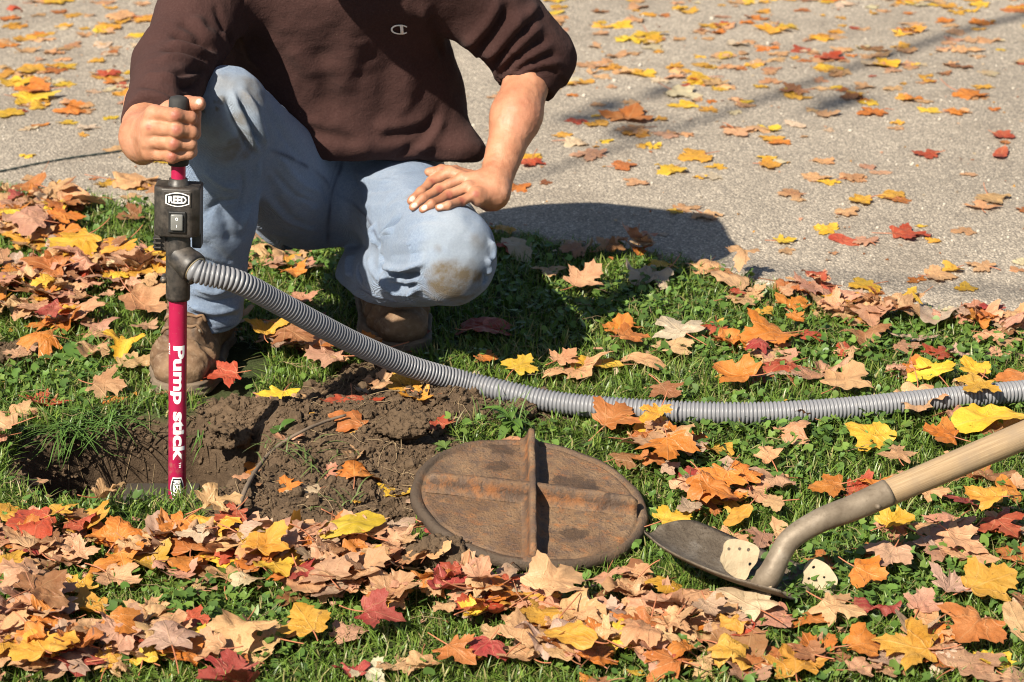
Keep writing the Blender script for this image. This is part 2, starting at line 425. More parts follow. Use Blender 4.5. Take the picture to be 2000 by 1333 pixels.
def mat_skin():
    t = NT('skin'); p = t.obj(); a = t.noise(p, 22, 4, 0.6); b = t.noise(p, 130, 4, 0.7); m = t.new('ShaderNodeSeparateColor'); t.put(m.inputs[0], t.attr('wear_shade'))
    c = t.ramp(a, [(0.3, (0.30, 0.125, 0.066)), (0.55, (0.40, 0.188, 0.106)), (0.8, (0.47, 0.245, 0.155))])
    c = t.mix(t.ramp(b, [(0.58, 0.0), (0.8, 0.5)]), c, (0.27, 0.10, 0.06)); c = t.mix(t.ramp(t.noise(p, 9, 3), [(0.5, 0.0), (0.75, 0.35)]), c, (0.42, 0.15, 0.10)); c = t.mix(t.ramp(t.noise(p, 45, 5, 0.75), [(0.56, 0.0), (0.70, 0.30)]), c, (0.16, 0.09, 0.05))
    c = t.mix(t.math('MULTIPLY', m.outputs[0], 0.85), c, (0.28, 0.085, 0.055))     # knuckles, creases
    c = t.mix(m.outputs[1], c, (0.68, 0.44, 0.36))                               # nails
    t.fin(c, t.ramp(b, [(0.3, 0.42), (0.8, 0.6)]), t.bump(t.math('ADD', t.math('MULTIPLY', b, 0.7), t.noise(p, 480, 2)), 0.55, 0.0012), spec=0.4)
    t.b.inputs['Subsurface Weight'].default_value = 0.12; t.b.inputs['Subsurface Radius'].default_value = (0.008, 0.003, 0.0015); t.b.inputs['Subsurface Scale'].default_value = 0.5
    return t.m

def mat_leather():
    t = NT('boot_leather'); p = t.obj(); a = t.noise(p, 12, 5, 0.65); b = t.noise(p, 90, 4, 0.7); s = t.voro(p, 190)
    c = t.ramp(a, [(0.28, (0.055, 0.030, 0.016)), (0.5, (0.115, 0.066, 0.036)), (0.72, (0.20, 0.125, 0.070))])
    c = t.mix(t.ramp(b, [(0.5, 0.0), (0.75, 0.6)]), c, (0.29, 0.21, 0.14))
    c = t.mix(t.math('MULTIPLY', t.ramp(t.attr('wear_shade'), [(0, 0.0), (1, 1.0)]), 0.8), c, (0.03, 0.018, 0.011))
    return t.fin(c, t.ramp(a, [(0.3, 0.55), (0.7, 0.8)]), t.bump(t.math('ADD', b, t.math('MULTIPLY', s, 0.4)), 0.5, 0.002), spec=0.3)

def mat_rust():
    t = NT('rusty_iron'); p = t.obj(); a = t.noise(p, 9, 5, 0.65); b = t.noise(p, 45, 5, 0.7); c3 = t.noise(p, 210, 4, 0.7); wet = t.noise(p, 14, 3, 0.5, 0.4)
    mp = t.new('ShaderNodeMapping'); t.put(mp.inputs[0], p); mp.inputs['Scale'].default_value = (1.0, 1.35, 1.0); st = t.noise(mp.outputs[0], 30, 5, 0.75)
    c = t.ramp(a, [(0.3, (0.078, 0.043, 0.024)), (0.48, (0.158, 0.092, 0.049)), (0.68, (0.235, 0.150, 0.083))])
    c = t.mix(t.ramp(b, [(0.38, 0.7), (0.55, 0.0)]), c, (0.085, 0.058, 0.045))
    c = t.mix(t.math('MULTIPLY', t.ramp(st, [(0.53, 0.0), (0.68, 0.70)]), t.ramp(a, [(0.35, 0.35), (0.6, 1.0)])), c, (0.33, 0.12, 0.030))
    c = t.mix(t.ramp(c3, [(0.55, 0.0), (0.65, 0.8)]), c, (0.055, 0.042, 0.034))
    c = t.mix(t.ramp(wet, [(0.70, 0.0), (0.72, 0.8)]), c, (0.05, 0.03, 0.02))
    for sx, sy, sr in ((-.040, .140, .024), (-.046, .085, .018), (.069, .050, .034), (.095, .040, .018), (.061, -.085, .020)):   # water spilt on the iron
        ds = t.new('ShaderNodeVectorMath', operation='DISTANCE'); t.put(ds.inputs[0], p); ds.inputs[1].default_value = (sx, sy, 0.0)
        c = t.mix(t.ramp(t.math('ADD', t.math('DIVIDE', ds.outputs['Value'], sr), t.math('MULTIPLY', t.math('SUBTRACT', t.noise(p, 55, 4, 0.6), 0.5), 2.2)), [(0.75, 0.70), (1.1, 0.0)]), c, (0.042, 0.027, 0.018))
    m = t.new('ShaderNodeSeparateColor'); t.put(m.inputs[0], t.attr('wear_shade'))
    c = t.mix(t.math('MULTIPLY', m.outputs[0], t.ramp(b, [(0.25, 0.85), (0.6, 1.0)])), c, (0.062, 0.044, 0.030))     # caked soil round the rim
    c = t.mix(t.math('MULTIPLY', m.outputs[1], 0.8), c, t.mix(t.ramp(b, [(0.45, 0.0), (0.6, 0.9)]), (0.055, 0.032, 0.020), (0.24, 0.085, 0.022)))   # deeper rust on the rib flanks
    return t.fin(c, t.ramp(b, [(0.3, 0.6), (0.7, 0.85)]), t.bump(t.math('ADD', b, t.math('MULTIPLY', c3, 0.8)), 0.8, 0.004), spec=0.35)

def mat_red():
    t = NT('red_anodised'); p = t.obj(); a = t.noise(p, 30, 4, 0.6); b = t.noise(p, 190, 4, 0.75)
    c = t.mix(a, (0.40, 0.012, 0.065), (0.50, 0.022, 0.09)); c = t.mix(t.ramp(b, [(0.63, 0.0), (0.72, 0.6)]), c, (0.42, 0.26, 0.16))
    hz = t.new('ShaderNodeSeparateXYZ'); t.put(hz.inputs[0], p)
    low = t.ramp(hz.outputs[2], [(0.0, 1.0), (0.23, 0.55), (0.30, 0.0)])      # mud dried on the lower end
    c = t.mix(t.math('MULTIPLY', low, t.ramp(t.noise(p, 75, 5, 0.75), [(0.52, 0.0), (0.66, 0.9)])), c, (0.34, 0.235, 0.15))
    return t.fin(c, t.ramp(a, [(0.3, 0.28), (0.7, 0.42)]), t.bump(b, 0.08, 0.0006), 0.35, 0.5)

def mat_black():
    t = NT('black_plastic'); p = t.obj(); a = t.noise(p, 45, 5, 0.7); b = t.noise(p, 260, 3)
    c = t.mix(t.ramp(a, [(0.4, 0.0), (0.72, 0.75)]), (0.018, 0.016, 0.015), (0.095, 0.078, 0.062))
    return t.fin(c, t.ramp(a, [(0.3, 0.34), (0.7, 0.6)]), t.bump(b, 0.2, 0.0006), spec=0.5)

def mat_wood():
    t = NT('ash_wood'); p = t.obj(); mp = t.new('ShaderNodeMapping'); t.put(mp.inputs[0], t.gen('UV')); mp.inputs['Scale'].default_value = (5.0, 0.9, 1.0)
    g = t.noise(mp.outputs[0], 9, 5, 0.65, 0.6); d = t.noise(p, 16, 5, 0.65); f = t.noise(p, 120, 4, 0.7)
    c = t.ramp(g, [(0.3, (0.20, 0.13, 0.07)), (0.5, (0.31, 0.215, 0.12)), (0.7, (0.40, 0.295, 0.18))])
    c = t.mix(t.ramp(d, [(0.42, 0.0), (0.68, 0.75)]), c, (0.22, 0.165, 0.11)); c = t.mix(t.ramp(f, [(0.62, 0.0), (0.75, 0.45)]), c, (0.17, 0.12, 0.08))
    return t.fin(c, 0.62, t.bump(t.math('ADD', g, t.math('MULTIPLY', f, 0.5)), 0.3, 0.0015), spec=0.35)

def mat_steel():
    t = NT('soiled_steel'); p = t.obj(); a = t.noise(p, 22, 5, 0.65); b = t.noise(p, 150, 4, 0.7)
    c = t.ramp(a, [(0.3, (0.115, 0.088, 0.060)), (0.55, (0.20, 0.160, 0.115)), (0.75, (0.30, 0.255, 0.20))])
    c = t.mix(t.ramp(b, [(0.55, 0.0), (0.7, 0.6)]), c, (0.10, 0.075, 0.05))
    return t.fin(c, t.ramp(a, [(0.3, 0.75), (0.7, 0.42)]), t.bump(b, 0.35, 0.0012), 0.25, 0.4)

def mat_blade():
    t = NT('soiled_blade'); p = t.obj(); a = t.noise(p, 26, 5, 0.7); b = t.noise(p, 170, 5, 0.75)
    c = t.ramp(a, [(0.32, (0.070, 0.052, 0.036)), (0.52, (0.125, 0.098, 0.070)), (0.72, (0.205, 0.175, 0.140))]); c = t.mix(t.ramp(b, [(0.5, 0.0), (0.66, 0.8)]), c, (0.050, 0.035, 0.023))
    return t.fin(c, t.ramp(a, [(0.3, 0.92), (0.75, 0.55)]), t.bump(t.math('ADD', a, b), 0.7, 0.003), 0.1, 0.3)

def mat_hose():
    t = NT('grey_hose'); p = t.obj(); a = t.noise(p, 10, 4); b = t.noise(p, 120, 4, 0.7)
    c = t.mix(a, (0.150, 0.153, 0.165), (0.200, 0.203, 0.215)); c = t.mix(t.ramp(b, [(0.6, 0.0), (0.75, 0.5)]), c, (0.23, 0.18, 0.13))
    return t.fin(c, t.ramp(b, [(0.3, 0.32), (0.7, 0.55)]), None, spec=0.5)

M = dict(leaf=mat_leaf('leaf_blade', True), leafv=mat_leaf('leaf_litter', False), grass=mat_foliage('grass', 0.28, 0.42, 0.45), weed=mat_foliage('ground_cover', 0.25, 0.45, 0.45),
         soil=mat_soil(), asphalt=mat_asphalt(), denim=mat_denim(), fleece=mat_fleece(), skin=mat_skin(), leather=mat_leather(), rust=mat_rust(),
         red=mat_red(), black=mat_black(), wood=mat_wood(), steel=mat_steel(), blade=mat_blade(), hose=mat_hose(),
         rubber=mat_simple('grip_rubber', (0.02, 0.019, 0.018), 0.75, 0.3, 60, 0.3), white=mat_simple('white_print', (0.80, 0.78, 0.76), 0.5, 0.06, 60, 0.02),
         blackprint=mat_simple('black_print', (0.012, 0.012, 0.012), 0.5), rocker=mat_simple('clear_boot', (0.16, 0.16, 0.15), 0.25, 0.2, 60, 0.05),
         sole=mat_simple('boot_sole', (0.135, 0.10, 0.068), 0.85, 0.45, 45, 0.5, 0.002), lace=mat_simple('lace', (0.16, 0.095, 0.05), 0.9, 0.3, 80),
         twig=mat_simple('twig_bark', (0.13, 0.095, 0.065), 0.9, 0.35, 60, 0.5), stem=mat_simple('leaf_stem', (0.36, 0.13, 0.06), 0.6, 0.4, 50, 0.1),
         cord=mat_simple('cord', (0.02, 0.03, 0.026), 0.7), slab=mat_simple('wet_concrete', (0.042, 0.033, 0.026), 0.7, 0.35, 30, 0.5, 0.002),
         pebble=mat_simple('pebble', (0.40, 0.36, 0.30), 0.8, 0.25, 90, 0.4), cream=mat_simple('cream_fungus', (0.34, 0.265, 0.165), 0.75, 0.45, 38, 0.6, 0.002),
         clod=mat_simple('clod', (0.095, 0.064, 0.039), 0.95, 0.45, 120, 0.8, 0.003, spec=0.15), straw=mat_simple('straw', (0.26, 0.185, 0.10), 0.8, 0.35, 60),
         hair=mat_simple('hair', (0.035, 0.02, 0.012), 0.6), bark=mat_simple('bark', (0.12, 0.095, 0.075), 0.95, 0.4, 12, 0.8, 0.02),
         thread=mat_simple('thread', (0.82, 0.80, 0.78), 0.8, 0.05, 200, 0.4))
# ---------------------------------------------------------------- the ground: lawn, dug soil, driveway
EDGE_PX = [(-900, 345), (-200, 362), (0, 378), (150, 388), (300, 408), (480, 440), (700, 452), (965, 455), (1200, 495), (1450, 545), (1700, 608), (2000, 648), (2400, 700), (3000, 770)]
EDGE = np.array([G(*q)[:2] for q in EDGE_PX])
def edge_y(x):
    x = np.asarray(x, float); return np.interp(x, EDGE[:, 0], EDGE[:, 1]) + 0.02 * n2(x, x * 0, 6, 3, 5)
HOLE_C = np.array([-0.575, 3.475]); HOLE_R = np.array([0.195, 0.175])
def hole_t(x, y):
    a = np.sqrt(((x - HOLE_C[0]) / HOLE_R[0]) ** 2 + ((y - HOLE_C[1]) / HOLE_R[1]) ** 2) + 0.13 * n2(x, y, 9, 2, 3)
    return a
def blob(x, y, px, py, rx, ry):
    c = G(px, py); return np.exp(-(((x - c[0]) / rx) ** 2 + ((y - c[1]) / ry) ** 2))
def soil_mask(x, y):
    x = np.asarray(x, float); y = np.asarray(y, float)
    n = 0.22 * n2(x, y, 12, 3, 8)
    s = 1.25 * blob(x, y, 640, 900, 0.17, 0.22) + 1.2 * blob(x, y, 870, 790, 0.13, 0.10) + 1.1 * blob(x, y, 560, 1020, 0.13, 0.10) + 0.9 * blob(x, y, 780, 960, 0.10, 0.14)
    s = s + 0.9 * blob(x, y, 870, 1095, 0.05, 0.05) + 0.9 * blob(x, y, 1000, 820, 0.09, 0.06) + 0.9 * blob(x, y, 20, 700, 0.07, 0.08) + 0.75 * blob(x, y, 1210, 840, 0.05, 0.04)
    s = s + 1.1 * blob(x, y, 630, 680, 0.09, 0.06) + 0.8 * blob(x, y, 930, 1190, 0.045, 0.03) + 0.9 * blob(x, y, 470, 860, 0.08, 0.13) + 0.9 * blob(x, y, 740, 740, 0.10, 0.07)
    m = sstep(0.42, 0.62, s + n)
    return np.maximum(m, 1 - sstep(0.98, 1.10, hole_t(x, y)))
def ground_z(x, y):
    x = np.asarray(x, float); y = np.asarray(y, float)
    near = np.exp(-((x / 6) ** 2 + ((y - 3.5) / 6) ** 2))
    z = 0.010 * n2(x, y, 1.6, 2, 1) * near
    z = z + 0.055 * blob(x, y, 700, 880, 0.17, 0.20) + 0.032 * blob(x, y, 870, 822, 0.12, 0.050) + 0.025 * blob(x, y, 560, 1010, 0.12, 0.09) + 0.02 * blob(x, y, 1000, 810, 0.07, 0.05)
    z = z + 0.035 * blob(x, y, 865, 1095, 0.035, 0.03) + 0.03 * blob(x, y, 930, 1190, 0.035, 0.025) + 0.015 * blob(x, y, 450, 1035, 0.1, 0.05)
    a = hole_t(x, y)
    z = z - 0.22 * (1 - sstep(0.55, 1.0, a)) + 0.022 * np.exp(-((a - 1.22) / 0.22) ** 2)
    sm = soil_mask(x, y) * near
    lump = fbm(np.stack([x * 22, y * 22, x * 0], -1), 4, 21, 0.55)
    z = z + sm * (0.0065 * lump + 0.006 * np.abs(n2(x, y, 60, 2, 4)))
    under = sstep(0.0, 0.06, y - edge_y(x)) * (1 - sstep(12.5, 13.0, y))
    return z * (1 - under) - 0.035 * under
def axis(a, b, step, far):
    core = np.arange(a, b + step / 2, step); g = step * 1.28 ** np.arange(1, 60); c = np.cumsum(g); c = c[c < far]
    return np.concatenate([(a - c)[::-1], core, b + c])
xs = axis(-1.55, 1.55, 0.0085, 400); ys = axis(2.45, 4.75, 0.0085, 600)
X, Y = np.meshgrid(xs, ys, indexing='ij'); Zg = ground_z(X, Y)
V = np.stack([X, Y, Zg], -1).reshape(-1, 3); nx, ny = X.shape
i = (np.arange(nx - 1)[:, None] * ny + np.arange(ny - 1)[None]).ravel()
me = mesh_np('ground', V, np.stack([i, i + ny, i + ny + 1, i + 1], 1))
vcol(me, 'soil', soil_mask(X, Y).ravel()); vcol(me, 'dark_soil', np.clip(sstep(1.0, 0.75, hole_t(X, Y)) + 0.6 * (n2(X, Y, 7, 3, 77) > 0.25), 0, 1).ravel())
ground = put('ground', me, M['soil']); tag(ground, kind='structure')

xs2 = axis(-1.7, 1.7, 0.03, 60); rows = np.concatenate([np.arange(0, 0.12, 0.02), np.arange(0.14, 3.2, 0.05), np.linspace(3.3, 9.0, 24)])
X, R2 = np.meshgrid(xs2, rows, indexing='ij'); Ye = edge_y(X); Y = np.where(R2 < 0.001, Ye, Ye + R2 * (12.8 - Ye) / 9.0)
Za = 0.004 + 0.004 * n2(X, Y, 0.8, 2, 33) - 0.03 * (R2 < 0.001)
V = np.stack([X, Y, Za], -1).reshape(-1, 3); nx, ny = X.shape
i = (np.arange(nx - 1)[:, None] * ny + np.arange(ny - 1)[None]).ravel()
road = put('driveway', mesh_np('driveway', V, np.stack([i, i + ny, i + ny + 1, i + 1], 1)), M['asphalt']); tag(road, kind='structure')
def road_z(x, y): return 0.004 + 0.004 * n2(x, y, 0.8, 2, 33)
def on_road(x, y): return y > edge_y(x) + 0.01

# ---------------------------------------------------------------- how densely leaves lie, read off the photograph in ground patches
DENSE = [(900, 1215, 260, 42, .75), (1350, 1262, 220, 45, .7), (380, 1150, 170, 28, .85), (700, 1175, 160, 40, .85), (60, 1260, 140, 60, .85), (300, 1100, 420, 55, 1.0), (650, 1115, 220, 70, .95), (1000, 1150, 260, 70, 1.0), (1260, 1185, 240, 45, .75), (150, 1300, 330, 45, .9), (480, 1290, 140, 50, .45),
         (1180, 1290, 260, 55, .8), (1650, 1290, 330, 55, .40), (60, 1180, 90, 90, .6), (90, 600, 160, 75, .95), (230, 560, 190, 60, .85), (60, 450, 120, 60, .75), (230, 660, 110, 50, .4),
         (560, 690, 130, 40, .95), (700, 712, 90, 26, 1.0), (1560, 585, 170, 26, .8), (1750, 625, 200, 26, .75), (1950, 650, 90, 40, .8), (1230, 505, 220, 22, .6), (1480, 545, 120, 20, .8), (1060, 470, 120, 20, .5),
         (1900, 990, 120, 70, .45), (1480, 960, 130, 70, .35), (1290, 900, 60, 60, .9), (1350, 1010, 100, 45, .95), (1850, 1060, 170, 70, .45), (1900, 810, 130, 40, .65), (1640, 760, 220, 40, .35),
         (1100, 735, 160, 30, .45), (1280, 680, 120, 40, .3), (300, 385, 300, 22, .6), (540, 560, 90, 50, .5), (1380, 700, 120, 50, .25), (950, 540, 120, 60, .15), (1650, 1180, 150, 50, .12), (1050, 1240, 150, 40, .4),
         (1780, 700, 200, 40, .30), (620, 850, 130, 80, .05), (1150, 1200, 200, 40, .6)]
BARE = [(220, 1180, 130, 45, .9), (400, 1210, 90, 40, .7), (760, 1290, 190, 55, .6), (1060, 640, 170, 60, .7), (1550, 880, 200, 60, .45), (1600, 1200, 150, 40, .35), (260, 930, 170, 90, .9), (1330, 600, 200, 50, .8), (900, 620, 90, 60, .5), (650, 900, 180, 110, .75)]
ROADD = [(1500, 70, 500, 60, .45), (600, 20, 900, 60, .30), (1600, 130, 420, 90, .42), (1150, 130, 150, 60, .35), (150, 160, 220, 60, .6), (150, 110, 190, 90, .55), (100, 200, 170, 40, .5), (60, 60, 120, 50, .5), (230, 40, 200, 30, .4), (1350, 60, 350, 50, .42), (1400, 120, 250, 50, .5), (1750, 100, 250, 60, .5), (1500, 190, 250, 55, .35),
         (1350, 260, 220, 50, .35), (1230, 250, 130, 45, .45), (1700, 210, 200, 60, .25), (1150, 70, 120, 60, .35), (1900, 60, 200, 50, .4), (1600, 10, 400, 20, .6), (250, 370, 300, 25, .35)]
def leaf_density(x, y):
    z = np.zeros_like(x); px, py = project(np.stack([x, y, z], -1))
    road_ = on_road(x, y)
    d = np.full_like(x, 0.085); 
    for a, b, rx, ry, wt in DENSE: d = np.maximum(d, 1.0 * wt * np.exp(-(np.abs((px - a) / rx) ** 2.6 + np.abs((py - b) / ry) ** 2.6)))
    for a, b, rx, ry, wt in BARE: d = d * (1 - wt * np.exp(-(((px - a) / rx) ** 2 + ((py - b) / ry) ** 2)))
    r = np.full_like(x, 0.030)
    for a, b, rx, ry, wt in ROADD: r = np.maximum(r, wt * 0.62 * np.exp(-(((px - a) / rx) ** 2 + ((py - b) / ry) ** 2)))
    return np.where(road_, r, d)

# ---------------------------------------------------------------- things that keep the grass down
LID_C = G(1036, 972, 0.03)[:2]; BOOT_A = np.array([-0.49, 3.86]); BOOT_B = np.array([-0.215, 4.06])
def keep_out(x, y):
    k = ((x - LID_C[0]) ** 2 + (y - LID_C[1]) ** 2 < 0.178 ** 2)
    for c in (BOOT_A, BOOT_B): k |= ((x - c[0]) / 0.07) ** 2 + ((y - c[1]) / 0.15) ** 2 < 1
    return k

# ---------------------------------------------------------------- grass and ground cover
def scatter(n, x0, x1, y0, y1):
    x = RNG.uniform(x0, x1, n); y = RNG.uniform(y0, y1, n); return x, y
def lawn_points(n, soil_max):
    n = int(n * 1.4)
    y = RNG.uniform(2.62, 5.25, n); x = RNG.uniform(-1, 1, n) * (0.235 * y + 0.40)
    k = (y < edge_y(x) + 0.015 * RNG.standard_normal(n)) & (soil_mask(x, y) < soil_max + 0.3 * RNG.random(n)) & ~keep_out(x, y)
    return x[k], y[k]
def clover_mask(x, y):
    px, py = project(np.stack([x, y, x * 0], -1)); m = 0.25 + 0.5 * n2(x, y, 5, 3, 40)
    for a, b, rx, ry in [(1500, 880, 300, 90), (1750, 700, 300, 80), (1250, 600, 200, 60), (100, 720, 200, 60), (560, 520, 120, 60), (1750, 1150, 250, 80), (1500, 1240, 200, 60), (450, 1240, 200, 60), (1000, 830, 60, 40)]:
        m = m + 0.75 * np.exp(-(((px - a) / rx) ** 2 + ((py - b) / ry) ** 2))
    return np.clip(m, 0, 1)
def blades(x, y, hmin, hmax, wid, lean, pal):
    n = len(x); z = ground_z(x, y) - 0.003; h = RNG.uniform(hmin, hmax, n); a = RNG.uniform(0, 2 * pi, n); fa = a + RNG.normal(0, 0.5, n)
    ln = np.abs(RNG.normal(0, lean, n)) + 0.15; w_ = wid * RNG.uniform(0.6, 1.3, n)
    sx, sy = -np.sin(a), np.cos(a); V = []
    for t, ww in ((0, 1.0), (0.45, 0.85), (0.8, 0.5)):
        off = h * ln * t ** 1.8; zz = z + h * t * (1 - 0.35 * ln * t).clip(0.2)
        bx = x + np.cos(fa) * off; by = y + np.sin(fa) * off
        for s in (-1, 1): V.append(np.stack([bx + s * sx * w_ * ww / 2, by + s * sy * w_ * ww / 2, zz], -1))
    off = h * ln; V.append(np.stack([x + np.cos(fa) * off, y + np.sin(fa) * off, z + h * (1 - 0.35 * ln).clip(0.2)], -1))
    V = np.stack(V, 1).reshape(-1, 3); b = np.arange(n)[:, None] * 7
    Q = np.concatenate([b + [0, 1, 3, 2], b + [2, 3, 5, 4]]); T = b + [4, 5, 6]
    c = pal[RNG.integers(0, len(pal), n)] * RNG.uniform(0.75, 1.3, (n, 1)); C = np.repeat(c, 7, 0)
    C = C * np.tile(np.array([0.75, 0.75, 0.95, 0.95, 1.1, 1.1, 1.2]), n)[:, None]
    return V, [Q, T], C
GP = np.array([(0.090, 0.165, 0.018), (0.120, 0.210, 0.024), (0.165, 0.255, 0.034), (0.070, 0.138, 0.018), (0.135, 0.225, 0.028), (0.100, 0.185, 0.020), (0.22, 0.265, 0.055), (0.36, 0.29, 0.13)])
x, y = lawn_points(150000, 0.15); k = RNG.random(len(x)) > 0.40 * clover_mask(x, y); x, y = x[k], y[k]
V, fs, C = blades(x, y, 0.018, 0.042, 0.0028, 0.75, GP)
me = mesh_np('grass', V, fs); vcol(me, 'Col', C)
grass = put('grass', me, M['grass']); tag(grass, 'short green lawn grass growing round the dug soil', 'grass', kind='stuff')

def rosettes(x, y, rmin, rmax, hmin, hmax, pal):
    n = len(x); z = ground_z(x, y) + RNG.uniform(hmin, hmax, n); r = RNG.uniform(rmin, rmax, n); a0 = RNG.uniform(0, 2 * pi, n)
    tx, ty = RNG.normal(0, 0.40, (2, n)); k = 8; V = [np.stack([x, y, z - r * 0.18], -1)]
    for q in range(k):
        a = a0 + q * 2 * pi / k; rr = r * (1.0 + 0.10 * (q % 2)) * (0.35 if q == 0 else 1.0)
        dx, dy = np.cos(a) * rr, np.sin(a) * rr; V.append(np.stack([x + dx, y + dy, z + dx * tx + dy * ty + RNG.normal(0, 0.12, n) * r], -1))
    V = np.stack(V, 1).reshape(-1, 3); b = np.arange(n)[:, None] * (k + 1)
    T = np.concatenate([b + [0, 1 + q, 1 + (q + 1) % k] for q in range(k)])
    c = pal[RNG.integers(0, len(pal), n)] * RNG.uniform(0.75, 1.3, (n, 1)); return V, [T], np.repeat(c, k + 1, 0)
x, y = lawn_points(90000, 0.2); k = RNG.random(len(x)) < 0.42 * clover_mask(x, y) ** 1.5; x, y = x[k], y[k]
V, fs, C = rosettes(x, y, 0.0035, 0.0085, 0.008, 0.030, np.array([(0.070, 0.150, 0.022), (0.095, 0.190, 0.032), (0.125, 0.230, 0.042), (0.055, 0.125, 0.024), (0.15, 0.24, 0.04)]))
me = mesh_np('ground_cover', V, fs); vcol(me, 'Col', C)
tag(put('ground_cover', me, M['weed']), 'low clover and ground ivy leaves among the lawn grass', 'clover', kind='stuff')

# ---------------------------------------------------------------- clods, crumbs and straw on the dug soil
def ico():
    bm = bmesh.new(); bmesh.ops.create_icosphere(bm, subdivisions=2, radius=1); V = np.array([v.co[:] for v in bm.verts]); Fa = np.array([[v.index for v in f.verts] for f in bm.faces]); bm.free(); return V, Fa
IV, IF = ico()
def lumps(x, y, z, r, seed, amp=0.5):
    n = len(x); nv_ = min(n, 24); sh_ = np.stack([IV * (1 + amp * fbm(IV * 1.7 + k * 3.1, 3, seed))[:, None] * RNG.uniform(0.7, 1.2, 3) for k in range(nv_)])
    V = sh_[np.arange(n) % nv_] * np.asarray(r)[:, None, None] + np.stack([x, y, z], -1)[:, None]; V = V.reshape(-1, 3); return V, [(IF[None] + (np.arange(n) * len(IV))[:, None, None]).reshape(-1, 3)]
y = RNG.uniform(3.0, 4.1, 40000); x = RNG.uniform(-0.95, 0.35, 40000); k = (soil_mask(x, y) > 0.5) & (RNG.random(40000) < 0.95); x, y = x[k][:7500], y[k][:7500]
r = RNG.uniform(0.0014, 0.0042, len(x)) + (RNG.random(len(x)) < 0.03) * RNG.uniform(0.003, 0.008, len(x))
V, fs = lumps(x, y, ground_z(x, y) + r * 0.2, r, 50)
tag(put('soil_crumbs', mesh_np('soil_crumbs', V, fs, False), M['clod']), 'loose brown soil crumbs strewn over the dug mound', 'soil', kind='stuff')
y = RNG.uniform(2.75, 4.3, 9000); x = RNG.uniform(-1.1, 1.1, 9000); sm = soil_mask(x, y); k = (y < edge_y(x)) & (RNG.random(9000) < 0.07 + 0.45 * sm); x, y = x[k][:520], y[k][:520]
parts = []
for a, b in zip(x, y):
    an = RNG.uniform(0, 2 * pi); L = RNG.uniform(0.015, 0.06); q = np.linspace(-0.5, 0.5, 4)[:, None] * L; c = RNG.normal(0, 0.35)
    P = np.concatenate([a + np.cos(an) * q - np.sin(an) * c * q * q / L, b + np.sin(an) * q + np.cos(an) * c * q * q / L, q * 0], 1)
    P[:, 2] = ground_z(P[:, 0], P[:, 1]) + 0.004 + (0.02 if soil_mask(a, b) < 0.5 else 0.0) + RNG.normal(0, 0.003, 4); parts.append(tube(P, RNG.uniform(0.0003, 0.00055), 4, False))
V, fs = merge(parts); tag(put('straw', mesh_np('straw', V, fs), M['straw']), 'dry straw and thin roots scattered over soil and lawn', 'straw', kind='stuff')
# ---------------------------------------------------------------- lettering
def text_mesh(body, size, offset=0.0, cuts=14):
    cu = bpy.data.curves.new('txt', 'FONT'); cu.body = body; cu.size = size; cu.offset = offset; cu.resolution_u = 6; cu.align_x = 'LEFT'
    o = bpy.data.objects.new('txt', cu); COL.objects.link(o); dg = bpy.context.evaluated_depsgraph_get(); dg.update()
    me = bpy.data.meshes.new_from_object(o.evaluated_get(dg)); bpy.data.objects.remove(o); bpy.data.curves.remove(cu)
    bm = bmesh.new(); bm.from_mesh(me); bpy.data.meshes.remove(me)
    bmesh.ops.triangulate(bm, faces=bm.faces[:])
    ysv = [v.co.y for v in bm.verts]; y0, y1 = min(ysv), max(ysv)
    for k in range(1, cuts):
        g = bm.verts[:] + bm.edges[:] + bm.faces[:]; bmesh.ops.bisect_plane(bm, geom=g, plane_co=(0, y0 + (y1 - y0) * k / cuts, 0), plane_no=(0, 1, 0))
    return bm
def flat_shape(pts, cuts=0):
    bm = bmesh.new(); f = bm.faces.new([bm.verts.new((a, b, 0)) for a, b in pts])
    if cuts:
        bmesh.ops.triangulate(bm, faces=bm.faces[:]); y0 = min(p[1] for p in pts); y1 = max(p[1] for p in pts)
        for k in range(1, cuts): bmesh.ops.bisect_plane(bm, geom=bm.verts[:] + bm.edges[:] + bm.faces[:], plane_co=(0, y0 + (y1 - y0) * k / cuts, 0), plane_no=(0, 1, 0))
    return bm
def emblem_outline(w_, h_, n=10):
    """stretched hexagon with bowed top and bottom"""
    top = [(-w_ / 2 + w_ * k / n, h_ * (0.30 + 0.20 * sin(pi * k / n))) for k in range(n + 1)]
    return [(-x_, -y_) for x_, y_ in top] + [(-x_, -y_) for x_, y_ in [(a, -b) for a, b in []]] + top[0:0] + [(x_, y_) for x_, y_ in [(-a, b) for a, b in top]][0:0] + [(x_, y_) for x_, y_ in top]
# ---------------------------------------------------------------- the pump stick
S0 = W(346, 990, 3.425); S1 = W(349, 188, 3.455); SD = (S1 - S0) / np.linalg.norm(S1 - S0); SL = np.linalg.norm(S1 - S0)
def at_py(py):
    """distance along the stick for a photo row"""
    t = np.linspace(-0.2, SL + 0.02, 2000); _, p = project(S0[None] + t[:, None] * SD); return float(np.interp(-py, -p, t))
